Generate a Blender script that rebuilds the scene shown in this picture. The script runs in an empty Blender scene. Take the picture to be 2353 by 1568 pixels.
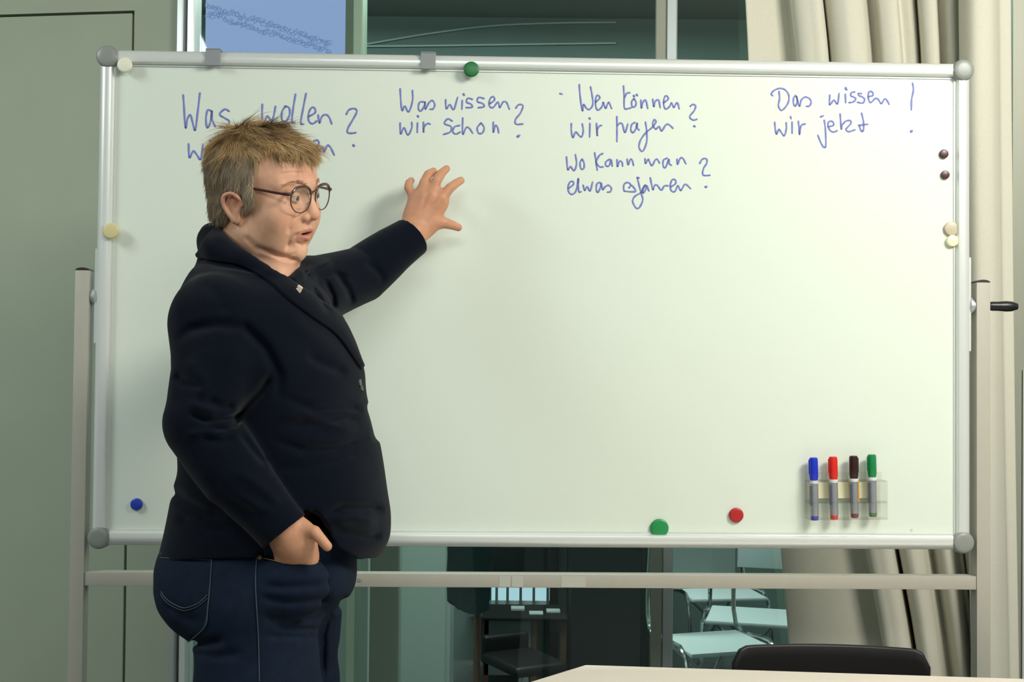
import bpy, bmesh, math, random
import numpy as np
from mathutils import Vector, Matrix
from mathutils.bvhtree import BVHTree

# ------------------------------------------------------------------ camera, light, exposure
FPX, CX, CY = 2800.0, 1176.5, 784.0
PITCH, ROLL = 0.0148, 0.0096
cF = np.array([0, math.cos(PITCH), math.sin(PITCH)])
cU0 = np.array([0, -math.sin(PITCH), math.cos(PITCH)])
cR = math.cos(ROLL) * np.array([1.0, 0, 0]) + math.sin(ROLL) * cU0
cU = -math.sin(ROLL) * np.array([1.0, 0, 0]) + math.cos(ROLL) * cU0
EYE = np.array([0, 0, 1.33])

def proj(p):
    q = np.asarray(p, float) - EYE
    z = q @ cF
    return CX + FPX * (q @ cR) / z, CY - FPX * (q @ cU) / z

def at(px, py, Y):
    """world point at depth Y seen at that place of the photograph"""
    d = cF + (px - CX) / FPX * cR - (py - CY) / FPX * cU
    return EYE + d * (Y / d[1])

scene = bpy.context.scene
COL = scene.collection
cam_d = bpy.data.cameras.new('camera')
cam_d.sensor_width = 36.0
cam_d.lens = 36.0 * FPX / 2353.0
cam_d.clip_start = 0.05
cam = bpy.data.objects.new('camera', cam_d)
COL.objects.link(cam)
cam.matrix_world = Matrix(((cR[0], cU[0], -cF[0], EYE[0]), (cR[1], cU[1], -cF[1], EYE[1]), (cR[2], cU[2], -cF[2], EYE[2]), (0, 0, 0, 1)))
scene.camera = cam

def lin(c):
    return c / 12.92 if c <= 0.04045 else ((c + 0.055) / 1.055) ** 2.4
def rgb(r, g, b):
    return (lin(r / 255), lin(g / 255), lin(b / 255), 1.0)

world = bpy.data.worlds.new('world')
scene.world = world
world.use_nodes = True
world.node_tree.nodes['Background'].inputs[0].default_value = rgb(215, 228, 222)
world.node_tree.nodes['Background'].inputs[1].default_value = 0.42

def area(name, loc, target, sx, sy, power, col):
    d = bpy.data.lights.new(name, 'AREA')
    d.shape = 'RECTANGLE'; d.size = sx; d.size_y = sy; d.energy = power; d.color = col[:3]
    o = bpy.data.objects.new(name, d); COL.objects.link(o)
    o.location = loc
    o.rotation_euler = (Vector(target) - Vector(loc)).to_track_quat('-Z', 'Y').to_euler()
    return o
area('light_window_right', (1.6, 1.05, 2.72), (1.0, 2.5, 1.5), 0.8, 0.8, 76, (1.0, 0.965, 0.86))
area('light_ceiling_front', (0.2, -0.35, 2.78), (0.2, 0.6, 0), 1.6, 0.7, 38, (0.93, 1.0, 0.97))
area('fill_left_wall', (-2.3, 1.6, 2.78), (-2.0, 3.0, 0), 0.7, 1.5, 54, (0.92, 1.0, 0.98))  # overhead fill added to brighten the wall on the left
area('light_next_room', (-0.3, 4.25, 2.8), (-0.3, 4.25, 0), 2.6, 0.5, 84, (0.85, 1.0, 0.95))  # added lamp that lights the made-up next room

scene.view_settings.view_transform = 'Standard'
scene.view_settings.look = 'None'
scene.view_settings.gamma = 1.0
scene.view_settings.use_curve_mapping = False
scene.view_settings.exposure = -0.08

# ------------------------------------------------------------------ helpers
MATS = {}
def mat(name, col, rough=0.6, metal=0.0, spec=0.5, noise=None, bump=None, coat=0.0, alpha=None, trans=0.0, emit=None, attr=None, sheen=0.0, sss=0.0):
    m = bpy.data.materials.new(name)
    m.use_nodes = True
    nt = m.node_tree
    b = nt.nodes['Principled BSDF']
    b.inputs['Base Color'].default_value = col
    b.inputs['Roughness'].default_value = rough
    b.inputs['Metallic'].default_value = metal
    b.inputs['Specular IOR Level'].default_value = spec
    b.inputs['Coat Weight'].default_value = coat
    b.inputs['Sheen Weight'].default_value = sheen
    if sss:
        b.inputs['Subsurface Weight'].default_value = sss
        b.inputs['Subsurface Radius'].default_value = (1.0, 0.35, 0.2)
        b.inputs['Subsurface Scale'].default_value = 0.006
    if alpha is not None: b.inputs['Alpha'].default_value = alpha
    if trans: b.inputs['Transmission Weight'].default_value = trans
    if emit:
        b.inputs['Emission Color'].default_value = emit[0]
        b.inputs['Emission Strength'].default_value = emit[1]
    src = None
    tc = nt.nodes.new('ShaderNodeTexCoord')
    if attr:
        a = nt.nodes.new('ShaderNodeAttribute'); a.attribute_name = attr
        src = a.outputs['Color']
        nt.links.new(src, b.inputs['Base Color'])
    if noise:
        sc_, amt = noise[0], noise[1]
        n = nt.nodes.new('ShaderNodeTexNoise'); n.inputs['Scale'].default_value = sc_; n.inputs['Detail'].default_value = 4
        nt.links.new(tc.outputs['Object'], n.inputs['Vector'])
        mp = nt.nodes.new('ShaderNodeMapRange')
        mp.inputs['From Min'].default_value = 0.3; mp.inputs['From Max'].default_value = 0.7
        mp.inputs['To Min'].default_value = 1 - amt; mp.inputs['To Max'].default_value = 1 + amt
        nt.links.new(n.outputs['Fac'], mp.inputs['Value'])
        mx = nt.nodes.new('ShaderNodeVectorMath'); mx.operation = 'SCALE'
        if src is not None: nt.links.new(src, mx.inputs[0])
        else: mx.inputs[0].default_value = col[:3]
        nt.links.new(mp.outputs['Result'], mx.inputs['Scale'])
        nt.links.new(mx.outputs['Vector'], b.inputs['Base Color'])
    if bump:
        n2 = nt.nodes.new('ShaderNodeTexNoise'); n2.inputs['Scale'].default_value = bump[0]; n2.inputs['Detail'].default_value = 6
        nt.links.new(tc.outputs['Object'], n2.inputs['Vector'])
        bp = nt.nodes.new('ShaderNodeBump'); bp.inputs['Strength'].default_value = bump[1]; bp.inputs['Distance'].default_value = bump[2] if len(bump) > 2 else 0.002
        nt.links.new(n2.outputs['Fac'], bp.inputs['Height'])
        nt.links.new(bp.outputs['Normal'], b.inputs['Normal'])
    MATS[name] = m
    return m

def pane_mat(name, tint, opacity, rough=0.02):
    """thin sheet: part clear, part mirror"""
    m = bpy.data.materials.new(name); m.use_nodes = True
    nt = m.node_tree; nt.nodes.remove(nt.nodes['Principled BSDF'])
    out = nt.nodes['Material Output']
    tr = nt.nodes.new('ShaderNodeBsdfTransparent'); tr.inputs[0].default_value = tint
    gl = nt.nodes.new('ShaderNodeBsdfGlossy'); gl.inputs['Roughness'].default_value = rough
    lw = nt.nodes.new('ShaderNodeLayerWeight'); lw.inputs[0].default_value = 0.5
    pw = nt.nodes.new('ShaderNodeMath'); pw.operation = 'POWER'; pw.inputs[1].default_value = 5.0; nt.links.new(lw.outputs['Facing'], pw.inputs[0])
    fr = nt.nodes.new('ShaderNodeMath'); fr.operation = 'MULTIPLY_ADD'; fr.inputs[1].default_value = 0.9; fr.inputs[2].default_value = 0.04; nt.links.new(pw.outputs[0], fr.inputs[0])
    ad = nt.nodes.new('ShaderNodeMath'); ad.operation = 'ADD'; ad.inputs[1].default_value = opacity; ad.use_clamp = True
    mx = nt.nodes.new('ShaderNodeMixShader')
    nt.links.new(fr.outputs[0], ad.inputs[0]); nt.links.new(ad.outputs[0], mx.inputs[0])
    nt.links.new(tr.outputs[0], mx.inputs[1]); nt.links.new(gl.outputs[0], mx.inputs[2])
    nt.links.new(mx.outputs[0], out.inputs[0])
    MATS[name] = m
    return m

def tag(o, label=None, cat=None, group=None, kind=None):
    if label: o['label'] = label
    if cat: o['category'] = cat
    if group: o['group'] = group
    if kind: o['kind'] = kind
    return o

def empty(name, loc=(0, 0, 0), rz=0.0, parent=None):
    o = bpy.data.objects.new(name, None); COL.objects.link(o)
    o.location = loc; o.rotation_euler = (0, 0, rz); o.empty_display_size = 0.05
    if parent: o.parent = parent
    return o

class MB:
    """collects shapes, then links them as one mesh object"""
    def __init__(s): s.bm = bmesh.new()
    def box(s, lo, hi, bev=0.0, seg=2, M=None):
        r = bmesh.ops.create_cube(s.bm, size=1.0)
        vs = r['verts']
        lo = Vector(lo); hi = Vector(hi); c = (lo + hi) / 2; d = hi - lo
        for v in vs: v.co = Vector((v.co.x * d.x, v.co.y * d.y, v.co.z * d.z)) + c
        if bev > 0:
            es = list({e for v in vs for e in v.link_edges})
            r2 = bmesh.ops.bevel(s.bm, geom=es, offset=bev, segments=seg, affect='EDGES', profile=0.6)
            vs = list({v for f in r2['faces'] for v in f.verts} | {v for v in vs if v.is_valid})
        if M is not None: bmesh.ops.transform(s.bm, matrix=M, verts=vs)
        return s
    def tube(s, a, b, r, r2=None, n=16, cap=True):
        a = Vector(a); b = Vector(b); d = b - a
        q = bmesh.ops.create_cone(s.bm, cap_ends=cap, segments=n, radius1=r, radius2=r if r2 is None else r2, depth=d.length)
        M = Matrix.Translation((a + b) / 2) @ d.to_track_quat('Z', 'Y').to_matrix().to_4x4()
        bmesh.ops.transform(s.bm, matrix=M, verts=q['verts'])
        return s
    def lathe(s, prof, M=None, n=32):
        """prof: (r, z) list around z axis"""
        rings = []
        for r, z in prof:
            if r < 1e-6: rings.append([s.bm.verts.new((0, 0, z))])
            else: rings.append([s.bm.verts.new((r * math.cos(2 * math.pi * k / n), r * math.sin(2 * math.pi * k / n), z)) for k in range(n)])
        for A, B in zip(rings[:-1], rings[1:]):
            for k in range(n):
                k2 = (k + 1) % n
                if len(A) == 1 and len(B) == 1: continue
                if len(A) == 1: f = (A[0], B[k2], B[k])
                elif len(B) == 1: f = (A[k], A[k2], B[0])
                else: f = (A[k], A[k2], B[k2], B[k])
                s.bm.faces.new(f)
        vs = [v for R_ in rings for v in R_]
        if M is not None: bmesh.ops.transform(s.bm, matrix=M, verts=vs)
        return s
    def path(s, pts, r, n=10, closed=False):
        """round tube along points; r number or list"""
        pts = [Vector(p) for p in pts]; N = len(pts)
        rings = []
        nrm = None
        for i in range(N):
            if closed: t = pts[(i + 1) % N] - pts[i - 1]
            else: t = pts[min(i + 1, N - 1)] - pts[max(i - 1, 0)]
            if t.length < 1e-9: t = Vector((0, 0, 1))
            t.normalize()
            if nrm is None: nrm = t.orthogonal().normalized()
            else:
                nrm = nrm - t * nrm.dot(t)
                nrm = nrm.normalized() if nrm.length > 1e-6 else t.orthogonal().normalized()
            bn = t.cross(nrm)
            rr = r[i] if hasattr(r, '__len__') else r
            rings.append([s.bm.verts.new(pts[i] + (nrm * math.cos(2 * math.pi * k / n) + bn * math.sin(2 * math.pi * k / n)) * rr) for k in range(n)])
        rng = range(N if closed else N - 1)
        for i in rng:
            A, B = rings[i], rings[(i + 1) % N]
            for k in range(n):
                k2 = (k + 1) % n
                s.bm.faces.new((A[k], A[k2], B[k2], B[k]))
        if not closed:
            s.bm.faces.new(rings[0][::-1]); s.bm.faces.new(rings[-1])
        return s
    def prism(s, poly, z0, z1, M=None):
        lo = [s.bm.verts.new((x, y, z0)) for x, y in poly]; hi = [s.bm.verts.new((x, y, z1)) for x, y in poly]
        n = len(poly)
        s.bm.faces.new(lo[::-1]); s.bm.faces.new(hi)
        for k in range(n): s.bm.faces.new((lo[k], lo[(k + 1) % n], hi[(k + 1) % n], hi[k]))
        if M is not None: bmesh.ops.transform(s.bm, matrix=M, verts=lo + hi)
        return s
    def build(s, name, m, parent=None, smooth=False, loc=None, rz=0.0):
        bmesh.ops.recalc_face_normals(s.bm, faces=s.bm.faces)
        me = bpy.data.meshes.new(name); s.bm.to_mesh(me); s.bm.free()
        if m: me.materials.append(m if not isinstance(m, str) else MATS[m])
        if smooth:
            me.polygons.foreach_set('use_smooth', [True] * len(me.polygons))
            try: me.set_sharp_from_angle(angle=math.radians(40))
            except Exception: pass
        o = bpy.data.objects.new(name, me); COL.objects.link(o)
        if parent: o.parent = parent
        if loc is not None: o.location = loc
        if rz: o.rotation_euler = (0, 0, rz)
        return o

def mesh_np(name, V, Fc, m, parent=None, smooth=True):
    me = bpy.data.meshes.new(name)
    V = np.asarray(V, np.float32); Fc = np.asarray(Fc, np.int32)
    me.vertices.add(len(V)); me.vertices.foreach_set('co', V.ravel())
    nf, k = Fc.shape
    me.loops.add(nf * k); me.loops.foreach_set('vertex_index', Fc.ravel())
    me.polygons.add(nf); me.polygons.foreach_set('loop_start', np.arange(nf, dtype=np.int32) * k)
    try: me.polygons.foreach_set('loop_total', np.full(nf, k, np.int32))
    except Exception: pass
    me.update(calc_edges=True); me.validate()
    if smooth: me.polygons.foreach_set('use_smooth', [True] * len(me.polygons))
    if m: me.materials.append(MATS[m] if isinstance(m, str) else m)
    o = bpy.data.objects.new(name, me); COL.objects.link(o)
    if parent: o.parent = parent
    return o

def crom(pts, n=8, closed=False):
    """Catmull-Rom through points"""
    P_ = np.asarray(pts, float)
    if len(P_) < 3: 
        return np.array([P_[0] + (P_[-1] - P_[0]) * t for t in np.linspace(0, 1, n + 1)])
    if closed: Q = np.vstack([P_[-1], P_, P_[0], P_[1]])
    else: Q = np.vstack([2 * P_[0] - P_[1], P_, 2 * P_[-1] - P_[-2]])
    out = []
    for i in range(1, len(Q) - 2):
        a, b, c, d = Q[i - 1], Q[i], Q[i + 1], Q[i + 2]
        for t in np.linspace(0, 1, n, endpoint=False):
            out.append(0.5 * ((2 * b) + (-a + c) * t + (2 * a - 5 * b + 4 * c - d) * t * t + (-a + 3 * b - 3 * c + d) * t ** 3))
    if not closed: out.append(Q[-2])
    return np.array(out)

# ------------------------------------------------------------------ materials
mat('wall_paint', rgb(162, 171, 152), 0.85, noise=(6, 0.02))
mat('white_wall', rgb(225, 228, 220), 0.85)
mat('gap_dark', rgb(25, 25, 24), 0.9)
mat('carpet', rgb(92, 96, 96), 0.95, noise=(60, 0.15), bump=(400, 0.3))
mat('ceiling_white', rgb(222, 224, 218), 0.9)
mat('aluminium', rgb(190, 196, 196), 0.38, metal=0.55)
mat('alu_satin', rgb(226, 229, 226), 0.30, metal=0.35, noise=(3, 0.02))
mat('profile_green', rgb(150, 172, 150), 0.45, metal=0.2)
mat('profile_grey', rgb(150, 152, 138), 0.5, metal=0.2)
mat('stand_paint', rgb(172, 168, 156), 0.45, noise=(40, 0.015))
mat('board_enamel', rgb(219, 227, 216), 0.35, spec=0.22)
mat('cap_grey', rgb(136, 141, 136), 0.38)
mat('clip_grey', rgb(140, 143, 146), 0.5)
mat('black_plastic', rgb(22, 22, 24), 0.35, bump=(150, 0.25))
mat('dark_cap', rgb(35, 30, 28), 0.5)
mat('ink_blue', rgb(118, 128, 196), 0.6)
mat('curtain', rgb(206, 203, 188), 0.9, noise=(350, 0.04), bump=(500, 0.15))
mat('table_top', rgb(238, 226, 214), 0.4)
mat('table_edge', rgb(120, 112, 104), 0.5)
mat('chrome', rgb(205, 208, 210), 0.15, metal=1.0)
mat('chair_black', rgb(16, 12, 14), 0.5, noise=(4, 0.3))
mat('next_wall', rgb(120, 140, 134), 0.8, noise=(2, 0.08))
mat('next_dark', rgb(20, 30, 28), 0.8, noise=(3, 0.15))
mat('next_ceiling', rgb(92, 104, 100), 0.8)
mat('locker', rgb(208, 222, 216), 0.6)
mat('teal_cloth', rgb(40, 62, 66), 0.9, bump=(30, 0.6, 0.01))
mat('wood_brown', rgb(96, 70, 58), 0.6, noise=(12, 0.2))
mat('grey_cloth', rgb(110, 118, 120), 0.8)
mat('paper', rgb(205, 214, 216), 0.8)
mat('reflected_glow', (0, 0, 0, 1), 0.9, emit=(rgb(190, 225, 240), 1.1))  # glow put in for a window reflected in the glass
mat('screen_glow', (0, 0, 0, 1), 0.5, emit=(rgb(160, 180, 232), 1.0))  # glow put in for the reflected screen
mat('screen_ink', rgb(60, 80, 120), 0.6, emit=(rgb(128, 152, 208), 0.75))
pane_mat('glass_pane', (0.86, 0.93, 0.90, 1), 0.02)
pane_mat('clear_acrylic', (0.985, 0.985, 0.97, 1), -0.01)
pane_mat('lens_glass', (0.96, 0.97, 0.96, 1), 0.015)
for n_, c_ in dict(magnet_cream=(232, 230, 208), magnet_darkgreen=(22, 108, 52), magnet_yellow=(212, 200, 148), magnet_brown=(72, 40, 44),
                   magnet_beige=(190, 180, 156), magnet_pale=(248, 244, 196), magnet_blue=(28, 62, 176), magnet_green=(30, 140, 78), magnet_red=(176, 34, 34)).items():
    mat(n_, rgb(*c_), 0.35)
for n_, c_ in dict(cap_blue=(26, 48, 190), cap_red=(214, 38, 24), cap_black=(48, 22, 22), cap_green=(22, 128, 72)).items():
    mat(n_, rgb(*c_), 0.3)
for n_, c_ in dict(plug_blue=(72, 72, 168), plug_red=(206, 70, 72), plug_brown=(118, 72, 74), plug_green=(92, 122, 92)).items():
    mat(n_, rgb(*c_), 0.4)
mat('marker_body', rgb(160, 164, 170), 0.3, metal=0.5)
mat('marker_ring', rgb(215, 218, 220), 0.4)
mat('marker_print', rgb(112, 112, 130), 0.5)
mat('ochre', rgb(206, 150, 50), 0.5)
mat('tape_cream', rgb(226, 221, 186), 0.7)
mat('tape_clear', rgb(184, 184, 172), 0.35)

# ------------------------------------------------------------------ structure
def struct(o): o['kind'] = 'structure'; return o
WY = lambda x: 3.25 - 0.137 * x          # the glazed wall runs slightly askew
WANG = math.atan(-0.137)
# local frame of that wall: origin (0,3.25,0), x along the wall, y away from the viewer
def wall_u(px, py=784):
    d = cF + (px - CX) / FPX * cR - (py - CY) / FPX * cU
    t = 3.25 / (d[1] + 0.137 * d[0])
    return t * d[0] / math.cos(WANG), EYE[2] + t * d[2]
WO = (0, 3.25, 0)
mb = MB(); mb.box((-4.5, -3.5, -0.1), (3.2, 5.5, 0)); struct(mb.build('floor', 'carpet'))
mb = MB(); mb.box((-4.5, -3.5, 2.85), (3.2, 3.72, 2.95)); struct(mb.build('ceiling', 'ceiling_white'))
# painted wall on the left with a flush door
u_gap = wall_u(309, 24)[0]; u_end = wall_u(411, 100)[0]; z_gap = wall_u(309, 24)[1]
G = 0.0075
mb = MB()
mb.box((u_gap, 0, 0), (u_end, 0.12, 2.85))
mb.box((-4.4, 0, z_gap), (u_gap, 0.12, 2.85))
mb.box((-4.4, 0, 0), (u_gap - 1.15, 0.12, z_gap))
struct(mb.build('wall_back', 'wall_paint', loc=WO, rz=WANG))
mb = MB(); mb.box((u_gap - 1.15 + G, 0.0, 0.006), (u_gap - G, 0.045, z_gap - G), 0.001, 1)
dr = struct(mb.build('door_1', 'wall_paint', loc=WO, rz=WANG))
mb = MB(); mb.box((u_gap - 1.15, 0.05, 0), (u_gap, 0.10, z_gap)); struct(mb.build('trim_1', 'gap_dark', loc=WO, rz=WANG))
mb = MB(); mb.tube((u_gap - 1.08, -0.055, 1.02), (u_gap - 0.95, -0.055, 1.02), 0.009); mb.tube((u_gap - 1.08, 0.0, 1.02), (u_gap - 1.08, -0.055, 1.02), 0.009)
mb.build('door_handle', 'aluminium', parent=dr, smooth=True)

# glazed wall: window_1 with profiles and panes
win = struct(empty('window_1', WO, WANG))
def prof_bar(px0, px1, m, y0=-0.02, y1=0.06, py=100, name='window_frame'):
    a = wall_u(px0, py)[0]; b = wall_u(px1, py)[0]
    mb = MB(); mb.box((a, y0, 0.0), (b, y1, 2.85), 0.003, 1)
    return mb.build(name, m, win)
prof_bar(411, 426, 'aluminium')
prof_bar(430, 447, 'alu_satin', -0.005, 0.05)
prof_bar(812, 833, 'profile_green', -0.005, 0.05)
prof_bar(1506, 1530, 'profile_grey')
prof_bar(1531, 1556, 'aluminium', -0.01, 0.05)
def pane(px0, px1):
    a = wall_u(px0, 100)[0]; b = wall_u(px1, 100)[0]
    mb = MB(); mb.box((a, 0.018, 0.08), (b, 0.026, 2.85)); mb.build('pane', 'glass_pane', win)
pane(447, 812); pane(833, 1506); pane(1556, 2500)
a = wall_u(411, 100)[0]; b = wall_u(2500, 100)[0]
mb = MB(); mb.box((a, -0.015, 0), (b, 0.06, 0.08)); mb.build('window_sill', 'aluminium', win)
# the rest of the shell
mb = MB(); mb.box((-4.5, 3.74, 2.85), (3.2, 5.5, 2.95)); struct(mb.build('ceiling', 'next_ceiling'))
mb = MB(); mb.box((-4.5, 5.4, 0), (3.2, 5.5, 2.85)); wf = struct(mb.build('wall_far', 'next_wall'))
mb = MB(); mb.box((-4.6, -3.5, 0), (-4.5, 5.5, 2.95)); struct(mb.build('wall_left', 'white_wall'))
xr = at(2322, 700, 3.0)[0]
mb = MB(); mb.box((xr, 2.99, 0), (xr + 0.024, 3.10, 2.85)); struct(mb.build('trim_2', 'profile_grey'))
mb = MB(); mb.box((xr + 0.026, 2.985, 0), (xr + 0.031, 3.0, 1.315)); struct(mb.build('trim_3', 'alu_satin'))
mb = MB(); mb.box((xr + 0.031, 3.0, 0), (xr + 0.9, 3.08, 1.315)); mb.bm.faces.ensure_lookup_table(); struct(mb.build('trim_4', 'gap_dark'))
mb = MB(); mb.box((xr + 0.024, 3.0, 1.315), (xr + 0.9, 3.08, 2.85)); struct(mb.build('wall_right', 'profile_grey'))

# ---- next room, added behind the glass to stand for what it reflects
def nx(px, Y): return at(px, 1400, Y)[0]
# screen reflected in the glass, built as a glowing sheet behind it
t = empty('screen_reflection', (nx(610, 4.0), 4.0, 1.35))
tag(t, 'glowing pale blue reflection of a scribbled screen, built behind the glass above the board', 'screen')
x0 = nx(455, 4.0) - t.location.x; x1 = nx(800, 4.0) - t.location.x
mb = MB(); mb.box((x0, -0.004, 0), (x1, 0.004, 1.5)); mb.build('screen_sheet', 'screen_glow', t)
mb = MB(); mb.tube((x0 - 0.02, 0.02, 1.49), (x1 + 0.02, 0.02, 1.49), 0.03); mb.build('roller', 'aluminium', t, smooth=True)
mb = MB(); mb.box((x1 - 0.03, -0.008, 0), (x1 + 0.004, -0.004, 1.5)); mb.build('screen_border', 'profile_grey', t)
rnd = random.Random(4)
mb = MB()
for k in range(58):
    fx = 475 + k * 4.9
    for row in range(2):
        py = 14 + (fx - 475) * 0.30 + row * 17 + rnd.uniform(-5, 5)
        c = at(fx, py, 3.99)
        pts = []
        for j in range(7):
            an = j * 1.1 + rnd.uniform(-.5, .5); rr = rnd.uniform(0.002, 0.011)
            pts.append((c[0] - t.location.x + rr * math.cos(an) + 0.001 * j, -0.0055, c[2] - 1.35 + rr * math.sin(an)))
        mb.path(crom(pts, 3), 0.0011, 4)
mb.build('scribble', 'screen_ink', t)

# grey partition posts and white locker
def block(name, px0, px1, Y, z0, z1, m, depth, label, cat, bev=0.004):
    a = nx(px0, Y); b = nx(px1, Y)
    mb = MB(); mb.box((-(b - a) / 2, 0, 0), ((b - a) / 2, depth, z1 - z0), bev, 2)
    o = mb.build(name, m, loc=((a + b) / 2, Y, z0))
    return tag(o, label, cat) if label else o
block('partition_post', 849, 914, 4.0, 0, 1.25, 'profile_grey', 0.06, 'grey partition post behind the glass, right of the woman\'s hip', 'post')
block('white_cabinet', 770, 846, 4.15, 0, 1.2, 'locker', 0.3, 'pale greenish cabinet behind the glass, left of the grey partition post', 'cabinet')
lk = block('white_locker', 908, 1034, 4.6, 0.0, 1.25, 'locker', 0.35, 'tall pale teal locker behind the glass, right of the partition post', 'locker')
mb = MB(); mb.box((-0.08, -0.012, 0.03), (0.085, 0.0, 1.2), 0.003, 1); mb.build('locker_door', 'locker', lk)
block('dark_cupboard', 1312, 1492, 4.95, 0, 1.3, 'next_dark', 0.4, 'very dark tall cupboard behind the glass, left of the window post', 'cupboard')
# coat stand with coat
cs = empty('coat_stand', (nx(1097, 3.95), 3.95, 0)); tag(cs, 'brown coat stand pole standing behind the glass under the hanging coat', 'coat stand')
mb = MB(); mb.tube((0, 0, 0.03), (0, 0, 1.25), 0.012); mb.build('pole', 'wood_brown', cs, smooth=True)
mb = MB(); mb.lathe([(0, 0), (0.12, 0), (0.12, 0.012), (0.03, 0.03), (0, 0.03)]); mb.build('base', 'wood_brown', cs, smooth=True)
for k in range(4):
    a_ = k * math.pi / 2 + 0.4
    mb = MB(); mb.path([(0, 0, 1.15), (0.05 * math.cos(a_), 0.05 * math.sin(a_), 1.17), (0.09 * math.cos(a_), 0.09 * math.sin(a_), 1.23)], 0.007, 8); mb.build('hook', 'wood_brown', cs, smooth=True)
mb = MB()
rings = []
for i, (z, hw) in enumerate([(1.16, 0.02), (1.1, 0.075), (0.95, 0.075), (0.75, 0.072), (0.65, 0.070), (0.545, 0.066)]):
    ring = []
    for k in range(20):
        an = 2 * math.pi * k / 20
        q = 1 + 0.10 * math.sin(5 * an + i) + 0.06 * math.sin(9 * an)
        ring.append(mb.bm.verts.new((hw * q * math.cos(an), 0.035 * q * math.sin(an), z + (0.02 * math.sin(2 * an + 1) if i == 5 else 0))))
    rings.append(ring)
for A, B in zip(rings[:-1], rings[1:]):
    for k in range(20): mb.bm.faces.new((A[k], A[(k + 1) % 20], B[(k + 1) % 20], B[k]))
mb.bm.faces.new(rings[0]); mb.bm.faces.new(rings[-1])
tag(mb.build('coat', 'teal_cloth', smooth=True, loc=(nx(1080, 3.88), 3.87, 0.0)), 'dark teal coat hanging on the stand behind the glass, below the board', 'coat')
# reflected window, built as a low glowing strip on the far wall
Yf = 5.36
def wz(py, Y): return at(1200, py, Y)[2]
w2 = struct(empty('window_reflection', (nx(1196, Yf), Yf, 0)))
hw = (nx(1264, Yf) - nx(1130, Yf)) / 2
mb = MB(); mb.box((-hw, 0.0, wz(1402, Yf)), (hw, 0.02, wz(1335, Yf))); mb.build('pane', 'reflected_glow', w2)
mb = MB(); mb.box((-hw, -0.012, wz(1404, Yf)), (hw, -0.002, wz(1380, Yf))); mb.build('blind', 'paper', w2)
for fx in (1141, 1166, 1196, 1226, 1258):
    mb = MB(); mb.box((nx(fx - 3, Yf) - w2.location.x, -0.03, wz(1402, Yf)), (nx(fx + 3, Yf) - w2.location.x, -0.013, wz(1335, Yf))); mb.build('mullion', 'grey_cloth', w2)
mb = MB(); mb.box((-hw - .1, -0.06, wz(1412, Yf)), (hw, 0.03, wz(1403, Yf))); mb.build('window_sill', 'grey_cloth', w2)
mb = MB(); mb.box((-hw - .1, -0.03, wz(1335, Yf)), (hw + .02, 0.03, 1.3)); mb.build('shutter', 'next_dark', w2)
block('dark_pillar', 1264, 1282, 5.26, 0, 1.3, 'gap_dark', 0.12, 'narrow black pillar behind the glass, left of the dark cupboard', 'pillar')
# desk
dk = empty('desk', (nx(1210, 4.95), 4.95, 0)); tag(dk, 'grey desk with dark edge behind the glass, right of the coat stand', 'desk')
dz = wz(1418, 4.95)
mb = MB(); mb.box((-0.18, -0.02, dz - 0.012), (0.165, 0.25, dz), 0.003, 1); mb.build('desk_top', 'gap_dark', dk)
mb = MB(); mb.box((-0.17, 0.0, 0.05), (0.02, 0.012, dz - 0.013)); mb.build('modesty_panel', 'grey_cloth', dk)
for lx in (-0.165, 0.03, 0.15):
    mb = MB(); mb.box((lx - 0.012, 0.0, 0), (lx + 0.012, 0.03, dz - 0.013)); mb.build('leg', 'wood_brown', dk)
for k, (fx, py) in enumerate(((1232, 1411), (1272, 1408), (1190, 1413))):
    mb = MB(); mb.box((-0.028, -0.03, 0), (0.028, 0.03, 0.004 + 0.002 * k))
    tag(mb.build('paper_sheet', 'paper', loc=(nx(fx, 5.02), 5.02 + 0.04 * k, dz)), ('white paper on the left part of the desk behind the glass', 'white paper at the right end of the desk behind the glass', 'small white paper nearest the coat on the desk behind the glass')[k], 'paper')
# office chair: shell on a star base
def office_chair(px, Y, label, zt):
    t = empty('office_chair', (nx(px, Y), Y, 0), 0.5); tag(t, label, 'chair')
    mb = MB(); mb.box((-0.11, -0.14, 0.17), (0.11, 0.14, 0.21), 0.02, 3); mb.build('seat', 'chair_black', t, smooth=True)
    mb = MB(); mb.box((-0.10, 0.13, 0.16), (0.10, 0.17, zt), 0.019, 4); mb.build('backrest', 'chair_black', t, smooth=True)
    mb = MB(); mb.tube((0, 0, 0.06), (0, 0, 0.18), 0.02); mb.build('gas_lift', 'chrome', t, smooth=True)
    for k in range(5):
        a_ = k * 2 * math.pi / 5
        mb = MB(); mb.path([(0, 0, 0.08), (0.1 * math.cos(a_), 0.1 * math.sin(a_), 0.07), (0.19 * math.cos(a_), 0.19 * math.sin(a_), 0.045)], 0.014, 8); mb.build('leg', 'black_plastic', t, smooth=True)
        mb = MB(); mb.tube((0.19 * math.cos(a_) - 0.01, 0.19 * math.sin(a_), 0.022), (0.19 * math.cos(a_) + 0.01, 0.19 * math.sin(a_), 0.022), 0.022); mb.build('caster', 'black_plastic', t, smooth=True)
office_chair(1205, 4.6, 'black office chair behind the glass in front of the desk', 0.27)
# round waste bin
mb = MB(); mb.lathe([(0, 0), (0.06, 0), (0.075, 0.14), (0.07, 0.17), (0.045, 0.20), (0, 0.215)])
wb = tag(mb.build('waste_bin', 'grey_cloth', smooth=True, loc=(nx(985, 4.2), 4.2, 0)), 'domed grey waste bin behind the glass at the bottom edge of the picture', 'waste bin')
mb = MB(); mb.lathe([(0, 0.01), (0.03, 0.008), (0.032, 0.0)]); mb.build('bin_flap', 'gap_dark', wb, smooth=True).location = (0, -0.035, 0.2)
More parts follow.
